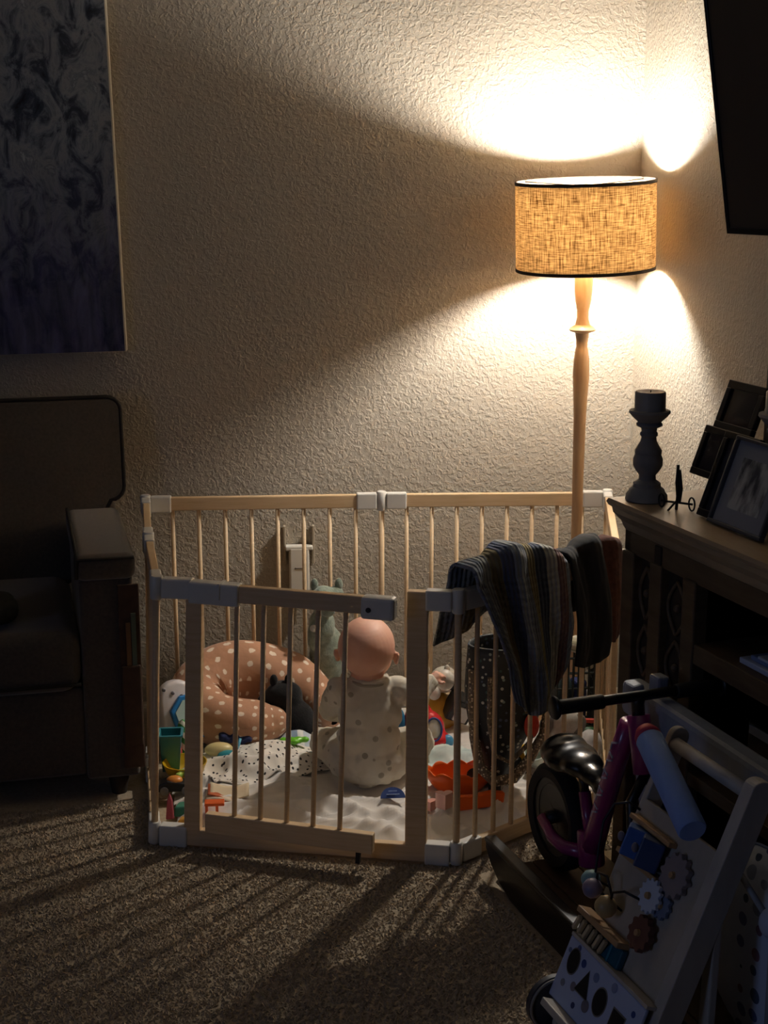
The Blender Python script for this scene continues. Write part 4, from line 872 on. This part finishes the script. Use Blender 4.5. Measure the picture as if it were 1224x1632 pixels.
def uvmat(m):
    nt = m.node_tree
    for n in nt.nodes:
        if n.type == 'MAPPING' and n.outputs[0].links and any(l.to_node.type == 'TEX_WAVE' for l in n.outputs[0].links):
            tcn = n.inputs[0].links[0].from_node; nt.links.new(tcn.outputs['UV'], n.inputs[0])
    return m
KN = uvmat(stripes('striped_knit', ['#6d7682', '#9a9d9a', '#8a8060', '#5e6780', '#a6abae', '#7b8088', '#958a68', '#5b6578', '#b3b4ac', '#7a5d5a', '#7a8290'], .314, 'X', .6, rough=1, bump=1.0, bscale=320))
# extra knit rows
def knitrows(m):
    nt = m.node_tree; b = nt.nodes['Principled BSDF']; L = nt.links.new
    tcn = N(nt, 'ShaderNodeTexCoord'); wa = N(nt, 'ShaderNodeTexWave', Scale=9, Distortion=1.2, bands_direction='Y'); L(tcn.outputs['UV'], wa.inputs['Vector'])
    wb = N(nt, 'ShaderNodeTexWave', Scale=9, Distortion=2, bands_direction='X'); L(tcn.outputs['UV'], wb.inputs['Vector'])
    mu = N(nt, 'ShaderNodeMath', operation='ADD'); L(wa.outputs['Fac'], mu.inputs[0]); L(wb.outputs['Fac'], mu.inputs[1])
    bp = N(nt, 'ShaderNodeBump', Strength=1.0, Distance=.006); L(mu.outputs[0], bp.inputs['Height'])
    old = b.inputs['Normal'].links[0].from_node; L(old.outputs[0], bp.inputs['Normal']); L(bp.outputs[0], b.inputs['Normal']); return m
knitrows(KN)
cg = hang(.012, .33, lambda u: .30 + .07 * math.sin(u * PI) - .06 * u ** 3, lambda u: .16 - .09 * u, lambda u: .70 + .068 * math.sin(min(1, .12 + u * .86) * PI) ** .7, 2.2, .011, fl=.125, fr=-.02, bl_=.03, seed=.6)
tag(cg.build('cardigan', KN, None, smooth=True, solid=.007), 'striped grey, olive and blue chunky knit cardigan draped over the right rail', 'cardigan')
bg = hang(.338, .462, lambda u: .25 + .02 * math.sin(u * 3), lambda u: .16, lambda u: .715 + .03 * u, 1.3, .008, seed=2, flare=.03, nu=36, nv=50, th=.025)
tag(bg.build('black_garment', mat('black_jersey', '#0a0a0d', '#101014', rough=.95, bump=.3, scale=60), None, smooth=True, solid=.006), 'black garment hanging on the rail beside the striped cardigan', 'garment')
rg = hang(.452, .55, lambda u: .2 + .03 * math.sin(u * PI), lambda u: .16, lambda u: .738 - .02 * u, 1.2, .007, seed=4, flare=.02, nu=36, nv=50, th=.018)
tag(rg.build('brown_garment', mat('rust_brown_knit', '#3a211a', '#543024', rough=1, bump=.6, scale=90), None, smooth=True, solid=.006), 'rust brown garment hanging at the far end of the rail', 'garment')

# ------------------------------------------------------------------ white bracket on the wall behind the pen
wd = thing('wall_device', 'white plastic device with side straps on the wall behind the playpen', 'device', (.13, 4.47, .2))
MB().box((.13, 4.476, .40), (.062, .024, .19)).build('body', mat('device_white', '#d9d4c8', rough=.45), wd, bevel=.006)
MB().box((.13, 4.48, .493), (.085, .03, .014)).build('cap', mat('device_white2', '#dcd8cd', rough=.45), wd, bevel=.004)
for x in (.086, .174): MB().box((x, 4.488, .5), (.008, .02, .12)).build('strap', mat('device_strap', '#a79b86', rough=.6), wd, bevel=.002)
MB().box((.13, 4.4635, .43), (.022, .002, .003)).build('mark', mat('device_mark', '#5a5248', rough=.6), wd)
MB().ball((.118, 4.4635, .43), (.003, .001, .003), 8, 6).build('mark', mat('device_mark2', '#5a5248', rough=.6), wd)
# ------------------------------------------------------------------ balance bike beside the cabinet
PK = mat('magenta_frame', '#8a2a66', '#94306e', rough=.3, coat=.4)
bike = thing('balance_bike', 'magenta toddler balance bike with a black seat parked along the cabinet', 'bicycle', K(.22, -.13, .03))
q = lambda s, z, n=0: K(s, -.13 + n, z)
ra, bb0, ht, hb0 = q(.0, .155), q(.205, .15), q(.395, .515), q(.42, .43)
def wheel(c, r, nm):
    R = Kn.to_track_quat('Z', 'Y').to_matrix()
    g = MB().lathe([(r - .034, -.02), (r - .012, -.024), (r, -.012), (r, .012), (r - .012, .024), (r - .034, .02), (r - .034, -.02)], c, n=40, R=R, cap=False).build(nm, mat('tyre', '#0c0c0d', '#141415', rough=.8), bike, smooth=True, angle=50)
    MB().lathe([(r - .05, -.012), (r - .03, -.016), (r - .03, .016), (r - .05, .012), (r - .05, -.012)], c, n=40, R=R, cap=False).build('rim', M['black'], g, smooth=True, angle=50)
    for k in range(5):
        a = 2 * PI * k / 5; MB().bar(c, V(c) + (Kd * math.cos(a) + V((0, 0, math.sin(a)))) * (r - .04), .02, .02, up=tuple(Kn)).build('spoke', M['black'], g)
    MB().lathe([(0, -.009), (r - .04, -.011), (r - .04, .011), (0, .009)], c, n=32, R=R, cap=False).build('wheel_disc', M['black'], g, smooth=True, angle=50)
    MB().cyl(V(c) - Kn * .03, V(c) + Kn * .03, .016, n=14).build('hub', M['iron'], g, smooth=True)
wheel(q(.045, .157), .126, 'rear_wheel'); wheel(q(.47, .157), .126, 'front_wheel')
MB().tube([q(.355, .5), q(.31, .4), q(.27, .3), q(.235, .205), q(.21, .15)], [.021, .022, .023, .025, .028], 14).build('down_tube', PK, bike, smooth=True)
MB().tube([q(.39, .53), q(.425, .415)], .024, 16).build('head_tube', PK, bike, smooth=True)
for s_ in (-1, 1): MB().tube([q(.205, .14, .012 * s_), q(.14, .125, .03 * s_), q(.09, .13, .036 * s_), q(.035, .158, .038 * s_)], [.017, .016, .014, .011], 12).build('chain_stay', PK, bike, smooth=True)
MB().tube([q(.21, .16), q(.17, .27)], .014, 12).build('seat_tube', PK, bike, smooth=True)
MB().cyl(q(.215, .11), q(.2, .19), .03, n=16).build('bottom_shell', PK, bike, smooth=True, bevel=.006)
MB().tube([q(.172, .26), q(.155, .32)], .011, 12).build('seat_post', M['black'], bike, smooth=True)
sd_ = MB()
for (s0, z0, n0), r in (((.1, .32, 0), (.062, .066, .034)), ((.15, .325, 0), (.055, .05, .03)), ((.2, .318, 0), (.045, .03, .024)), ((.25, .305, 0), (.032, .022, .02)), ((.065, .325, 0), (.035, .06, .04))):
    sd_.ball(q(s0, z0 + .005, n0), r, 18, 12, Matrix((Kd, Kn, V((0, 0, 1)))).transposed())
remesh(sd_.build('seat', mat('black_vinyl', '#0b0b0c', '#101011', rough=.28, coat=.5), bike), .006, 6)
MB().tube([q(.392, .52), q(.385, .555), q(.39, .575)], .014, 12).build('stem', M['black'], bike, smooth=True)
MB().tube([q(.392, .572, -.165), q(.39, .572, -.06), q(.39, .572, .06), q(.392, .572, .16)], .011, 14).build('handlebar', M['black'], bike, smooth=True)
for s_ in (-1, 1):
    gp = MB().tube([q(.392, .572, s_ * .085), q(.392, .572, s_ * .19)], .0155, 16).build('grip', mat('grip_rubber', '#0d0d0f', '#121214', rough=.6), bike, smooth=True, bevel=.003)
    MB().lathe([(.0, -.005), (.022, -.005), (.025, 0), (.022, .005), (0, .005)], q(.392, .572, s_ * .195), n=20, R=Kn.to_track_quat('Z', 'Y').to_matrix(), cap=False).build('flange', M['black'], gp, smooth=True)
for s_ in (-1, 1): MB().tube([q(.428, .415, 0), q(.432, .36, s_ * .034), q(.45, .26, s_ * .036), q(.47, .157, s_ * .036)], .011, 12).build('fork_leg', M['black'], bike, smooth=True)
WH = mat('decal_white', '#b7b0c4', rough=.5)
pts_ = [q(.34, .468), q(.245, .232)]
for k in range(9):
    t0 = .08 + .1 * k; a = pts_[0].lerp(pts_[1], t0) - Kn * .022; ax_ = (pts_[1] - pts_[0]).normalized()
    MB().bar(a - Kd * .008 + ax_ * .002, a + Kd * .010 + ax_ * (.012 if k % 2 else -.006), .004, .003, up=tuple(Kn)).build('decal', WH, bike)
    if k % 3 != 1: MB().bar(a - Kd * .008, a - Kd * .006 + ax_ * .018, .003, .003, up=tuple(Kn)).build('decal', WH, bike)

# ------------------------------------------------------------------ grey wooden play gym
GW_ = mat('grey_painted_wood', '#7f8796', '#8d95a4', rough=.5, scale=12, stretch=(4, 4, 1), bump=.05)
gym = thing('play_gym', 'grey wooden play gym with a long top beam and crossed end legs', 'play gym', K(.5, -.07, 0))
MB().bar(K(.235, -.06, .515), K(1.25, -.075, .515), .05, .075).build('top_beam', GW_, gym, bevel=.012)
for s0 in (.3, 1.15):
    MB().bar(K(s0, -.09, .565), K(s0 + .02, -.02, .08), .03, .038, up=tuple(Kd)).build('leg', GW_, gym, bevel=.006)
    MB().bar(K(s0 + .035, -.05, .59), K(s0 + .05, -.072, .08), .03, .038, up=tuple(Kd)).build('leg', GW_, gym, bevel=.006)
    MB().cyl(K(s0 - .03, -.065, .53), K(s0 + .07, -.065, .53), .009, n=12).build('bolt', M['iron'], gym, smooth=True)

# ------------------------------------------------------------------ wooden activity walker leaning before the platform
wk = thing('activity_walker', 'white wooden activity walker with gears, beads and a shape sorter', 'baby walker', K(.78, -.43, 0))
WB = (Kn * .214 + V((0, 0, .525))).normalized(); WN = Kd.cross(WB).normalized()       # WN points away from the cabinet
if WN.dot(Kn) > 0: WN = -WN
WO = K(.645, -.43, .05)
def P_(a, b, c=0): return WO + Kd * a + WB * b + WN * c
def wq(mb, a0, a1, b0, b1, c0, c1): return mb.hexa([P_(a, b, c) for c in (c0, c1) for a, b in ((a0, b0), (a1, b0), (a1, b1), (a0, b1))])
WW = mat('white_washed_wood', '#a9a39c', '#bdb7af', rough=.5, scale=8, stretch=(4, 4, 1), bump=.05); WPAN = mat('pale_panel', '#a89f92', '#b8afa2', rough=.55, scale=9, stretch=(3, 3, 1))
WR = Matrix((Kd, WB, WN)).transposed()
NAT = mat('natural_wood', '#a8835a', '#bd9a70', rough=.5, scale=12, stretch=(2, 2, 8))
ol = rr_(.04, .64, .019, 6)
MB().prism(ol, P_(-.012, .285, -.02), WB.cross(WN).cross(WN) * 0 + WN, WB, Kd, .016).build('side_frame', WW, wk, bevel=.002)
MB().prism([(x * 1.25, y) for x, y in ol], P_(.248, .285, -.02), WN, WB, Kd, .03).build('side_frame', WW, wk, bevel=.002)
MB().cyl(P_(-.006, .572, -.015), P_(.262, .572, -.015), .0135, n=18).build('handle', WW, wk, smooth=True)
wq(MB(), .0, .25, .02, .455, -.012, .0).build('panel', WPAN, wk, bevel=.002)
for a0 in (-.034, .288):
    ww_ = MB().lathe([(0, -.01), (.05, -.01), (.056, -.006), (.056, .006), (.05, .01), (0, .01)], WO + Kd * a0 + V((0, 0, .008)) + Kn * .006, n=36, R=Kd.to_track_quat('Z', 'Y').to_matrix(), cap=False).build('wheel', mat('walker_wheel', '#3a3a40', '#45454b', rough=.5), wk, smooth=True, angle=40)
    MB().tube([WO + Kd * (a0 + .0105) + V((0, 0, .008)) + Kn * .006 + (Kn * math.cos(t) + V((0, 0, math.sin(t)))) * .052 for t in [2 * PI * i / 36 for i in range(36)]], .0028, 6, closed=True).build('tyre_ring', mat('tyre_ring', '#8d8a86', rough=.4), ww_, smooth=True)
    MB().lathe([(0, .01), (.007, .01), (.006, .013), (0, .013)], WO + Kd * a0 + V((0, 0, .008)) + Kn * .006, n=14, R=Kd.to_track_quat('Z', 'Y').to_matrix(), cap=False).build('axle_cap', mat('axle_cap', '#77757a', rough=.4), ww_)
# stabilising rear legs
for a0 in (-.004, .262):
    MB().bar(WO + Kd * a0 + WB * .36 - WN * .03, WO + Kd * a0 + Kn * .158 + V((0, 0, .062)), .016, .03, up=tuple(Kd)).build('rear_leg', WW, wk, bevel=.003)
# picture-turning window with blue blocks
for a_ in ((.0, .142, .342, .352), (.0, .142, .412, .422)): wq(MB(), *a_, 0, .02).build('window_bar', NAT, wk, bevel=.002)
for k, (a0, cc) in enumerate(((.03, '#3d62a8'), (.082, '#27406f'))):
    wb_ = MB().prism([(-.022, -.022), (.022, -.022), (.022, .022), (-.022, .022)], P_(a0 + .022, .354, .022), (Kd * .8 + WN * .6), (WN * .8 - Kd * .6), WB, .056).build('turning_block', mat('block_blue', cc, rough=.5), wk, bevel=.003)
    MB().ball(P_(a0 + .006, .382, .046), (.007, .005, .01), 10, 8).build('block_motif', mat('block_motif', '#8a7f86', rough=.6), wb_, smooth=True)
def gear(a, b, r, n_, c0, th, m, nm='gear'):
    o = []
    for k in range(n_ * 4):
        t = 2 * PI * k / (n_ * 4); rr2 = r if (k % 4) in (0, 1) else r * .84; o.append((rr2 * math.cos(t), rr2 * math.sin(t)))
    g = MB().prism(o, P_(a, b, c0), Kd, WB, WN, th).build(nm, m, wk, bevel=.001)
    MB().lathe([(0, c0 + th), (.007, c0 + th), (.006, c0 + th + .006), (0, c0 + th + .006)], P_(a, b, 0), n=14, R=WR, cap=False).build('gear_pin', NAT, g); return g
gear(.178, .375, .042, 12, .002, .012, mat('mauve_gear', '#8f8486', rough=.6))
gear(.146, .318, .033, 14, .014, .008, mat('white_gear', '#c3ccdf', rough=.5)); gear(.172, .314, .026, 10, .002, .008, mat('slate_gear', '#6f7d97', rough=.5))
gear(.158, .25, .034, 10, .008, .014, mat('brown_gear', '#6d463a', rough=.6))
# bead wires
IRW = mat('dark_wire', '#232024', rough=.4, metal=.5)
def wire(ps, r=.0026): return MB().tube([P_(*p) for p in ps], r, 8).build('bead_wire', IRW, wk, smooth=True)
w1 = wire([(.0, .43, .0), (-.015, .435, .02), (-.035, .42, .035), (-.04, .38, .04), (-.03, .33, .035), (-.015, .28, .03), (-.01, .25, .01), (-.008, .25, 0)])
w2 = wire([(.0, .27, 0), (-.005, .275, .03), (.01, .295, .045), (.035, .3, .04), (.045, .28, .03), (.045, .255, .012), (.045, .25, .0)])
w3 = wire([(.06, .25, .0), (.06, .262, .03), (.075, .285, .045), (.1, .3, .04), (.125, .3, .02), (.13, .3, .0)])
for w_, (a, b, c), r, cc in ((w1, (-.022, .268, .03), .0195, '#7fa3a6'), (w1, (.008, .262, .042), .0195, '#86798f'), (w3, (.058, .25, .035), .0215, '#b59a6a')):
    R2 = WR; MB().lathe([(.004, -r * .96), (r * .5, -r * .86), (r * .86, -r * .5), (r, 0), (r * .86, r * .5), (r * .5, r * .86), (.004, r * .96)], P_(a, b, c), n=22, R=R2).build('bead', mat('bead_' + cc[1:], cc, rough=.45), w_, smooth=True)
# striped clicker, teal door, bar
wq(MB(), -.03, .125, .2, .212, 0, .03).build('ledge', NAT, wk, bevel=.002)
for k in range(6):
    a = -.03 + .02 * k; MB().bar(P_(a, .165, .02), P_(a + .018, .196, .028), .008, .008, up=tuple(WN)).build('click_slat', mat('slat_cream' if k % 2 else 'slat_cream2', '#b8a888' if k % 2 else '#c2b292', rough=.6), wk, bevel=.001)
wq(MB(), -.028, .1, .158, .2, .002, .012).build('slat_board', mat('slat_dark', '#2e2722', rough=.6), wk)
wq(MB(), .062, .13, .158, .2, .002, .016).build('teal_door', mat('teal_door', '#1f5a6d', rough=.5), wk, bevel=.003)
wq(MB(), .094, .1, .16, .198, .016, .019).build('door_strip', mat('teal_strip', '#3d8294', rough=.5), wk)
# shape sorter: plate without openings, dark patches laid on as shaded holes
wq(MB(), -.02, .262, .03, .155, .018, .026).build('sorter_plate', mat('sorter_white', '#a9b6d6', rough=.5), wk, bevel=.003)
wq(MB(), -.02, .262, .155, .162, .0, .027).build('sorter_edge', WW, wk, bevel=.001)
HOLE_SHADE = mat('hole_shade', '#1d1815', rough=.9); HR = mat('hole_wood', '#6f6a66', rough=.6)
def shape(o, a, b):
    rim = MB().prism([(x * 1.12, y * 1.12) for x, y in o], P_(a, b, .0255), Kd, WB, WN, .0012).build('hole_rim', HR, wk)
    MB().prism(o, P_(a, b, .0262), Kd, WB, WN, .0012).build('hole_patch', HOLE_SHADE, rim)
el_ = lambda rx, ry: [(rx * math.cos(t), ry * math.sin(t)) for t in [2 * PI * i / 24 for i in range(24)]]
shape(el_(.018, .024), .018, .118); shape([(-.024, -.02), (.022, -.02), (.0, .026)], .075, .1); shape(el_(.02, .025), .135, .098); shape([(-.02, -.026), (.02, -.026), (.02, .026), (-.02, .026)], .2, .085)
for k, (a, b, r, cc) in enumerate(((-.005, .13, .005, '#5d6f9a'), (.05, .13, .008, '#2f4888'), (.045, .08, .009, '#7a7480'), (.1, .128, .009, '#6f7fa8'), (.1, .07, .012, '#6d6a78'), (.16, .14, .009, '#7f8cb0'), (.235, .13, .006, '#2f4888'), (.065, .052, .006, '#3a4470'), (.165, .05, .011, '#5d6f9a'), (.245, .06, .01, '#7b88ad'), (.01, .07, .007, '#7f8590'), (.02, .146, .006, '#47598f'))):
    MB().prism(el_(r, r), P_(a, b, .0258), Kd, WB, WN, .0009).build('spot', mat('spot_' + cc[1:], cc, rough=.6), wk)
wq(MB(), .0, .25, .015, .03, .0, .05).build('tray_ledge', WW, wk, bevel=.002)
# soft foam cylinder resting on the walker
fc = thing('foam_roller', 'pale blue foam cylinder with a red end lying across the walker', 'toy', P_(.12, .51, .02))
fa, fb = P_(.005, .567, .046), P_(.222, .474, .046); fd = (fb - fa).normalized()
MB().tube([fa, fa + fd * .004, fb - fd * .004, fb], [.024, .0265, .0265, .024], 24).build('body', mat('blue_foam', '#7f9cd8', '#88a5de', rough=.7), fc, smooth=True, angle=50)
MB().tube([fa - fd * .028, fa - fd * .023, fa - fd * .01, fa], [.011, .019, .025, .026], 24).build('red_end', mat('red_foam', '#c03a55', rough=.6), fc, smooth=True)
# white rod with a ball end
rod = thing('toy_mallet', 'white rod with a round end leaning beside the walker', 'toy', K(.9, -.15, .3))
MB().cyl(K(.835, -.2, .436), K(.965, -.2, .375), .006, n=12).build('rod', mat('rod_white', '#8f9092', rough=.5), rod, smooth=True)
MB().ball(K(.985, -.2, .371), (.024, .028, .028), 20, 14).build('ball_end', mat('ball_white', '#b9c2d8', rough=.5), rod, smooth=True)
MB().cyl(K(.985, -.2, .371), K(.99, -.2, .03), .006, n=12).build('lower_rod', mat('rod_white2', '#8f9092', rough=.5), rod, smooth=True)
# polka-dot cushion standing between walker and cabinet
pf = thing('dotted_cushion', 'round white cushion with muted polka dots standing behind the walker', 'cushion', K(.86, -.12, .03))
PFM = dots('polka_cloth', '#c3cbdd', ['#56627c', '#7d5f70', '#6b6f98', '#8f98b0', '#8b6a6e', '#4c5a72'], 23, .33, .9, .35, .1)
R3 = Matrix((Kd, V((0, 0, 1)), -Kn)).transposed()
def sup(a, e): return math.copysign(abs(a) ** e, a)
cu = MB(); rr3 = []
MB_ = [(0, -.045), (.1, -.044), (.16, -.036), (.19, -.018), (.198, 0), (.19, .018), (.16, .036), (.1, .044), (0, .045)]
cu.lathe(MB_, K(.86, -.115, .234), n=48, R=R3, cap=False).build('cover', PFM, pf, smooth=True)
MB().tube([K(.86, -.115, .234) + R3 @ V((.199 * math.cos(t), .199 * math.sin(t), 0)) for t in [2 * PI * i / 60 for i in range(60)]], .003, 6, closed=True).build('piping', mat('cushion_piping', '#6f7a96', rough=.9), pf, smooth=True)

# ------------------------------------------------------------------ carpet pile where the floor is seen
import numpy as np
rg_ = np.random.default_rng(3); nT = 230000
xs = rg_.uniform(-1.7, 1.0, nT); ys = rg_.uniform(1.5, 4.05, nT)
def bare(x, y):
    p = V((x, y, 0)) - KO; s_, n_ = p.dot(Kd), p.dot(Kn)
    if s_ > -.04 and n_ > -.3: return True
    c_ = CHR.inverted() @ V((x, y, 0)); return -.95 < c_.x < .02 and -.01 < c_.y < .85
keep = np.array([not (inside(x, y, -.02) or bare(x, y)) for x, y in zip(xs, ys)]); xs, ys = xs[keep], ys[keep]; nT = len(xs)
hgt = rg_.uniform(.003, .0065, nT); an = rg_.uniform(0, 6.283, nT); r0 = rg_.uniform(.004, .006, nT); ln = rg_.normal(0, .003, (nT, 2))
vv = np.zeros((nT, 4, 3), 'f')
for k in range(3): vv[:, k, 0] = xs + r0 * np.cos(an + 2.094 * k); vv[:, k, 1] = ys + r0 * np.sin(an + 2.094 * k); vv[:, k, 2] = .0
vv[:, 3, 0] = xs + ln[:, 0]; vv[:, 3, 1] = ys + ln[:, 1]; vv[:, 3, 2] = hgt
base_ = np.arange(nT)[:, None, None] * 4; ff = (base_ + np.array([[0, 1, 3], [1, 2, 3], [2, 0, 3]])[None]).reshape(-1, 3)
me = bpy.data.meshes.new('carpet_pile'); me.from_pydata(vv.reshape(-1, 3).tolist(), [], ff.tolist()); me.materials.append(M['carpet'])
cp = bpy.data.objects.new('carpet_pile', me); C.objects.link(cp); cp['kind'] = 'stuff'; tag(cp, 'short beige carpet pile covering the floor', 'carpet')
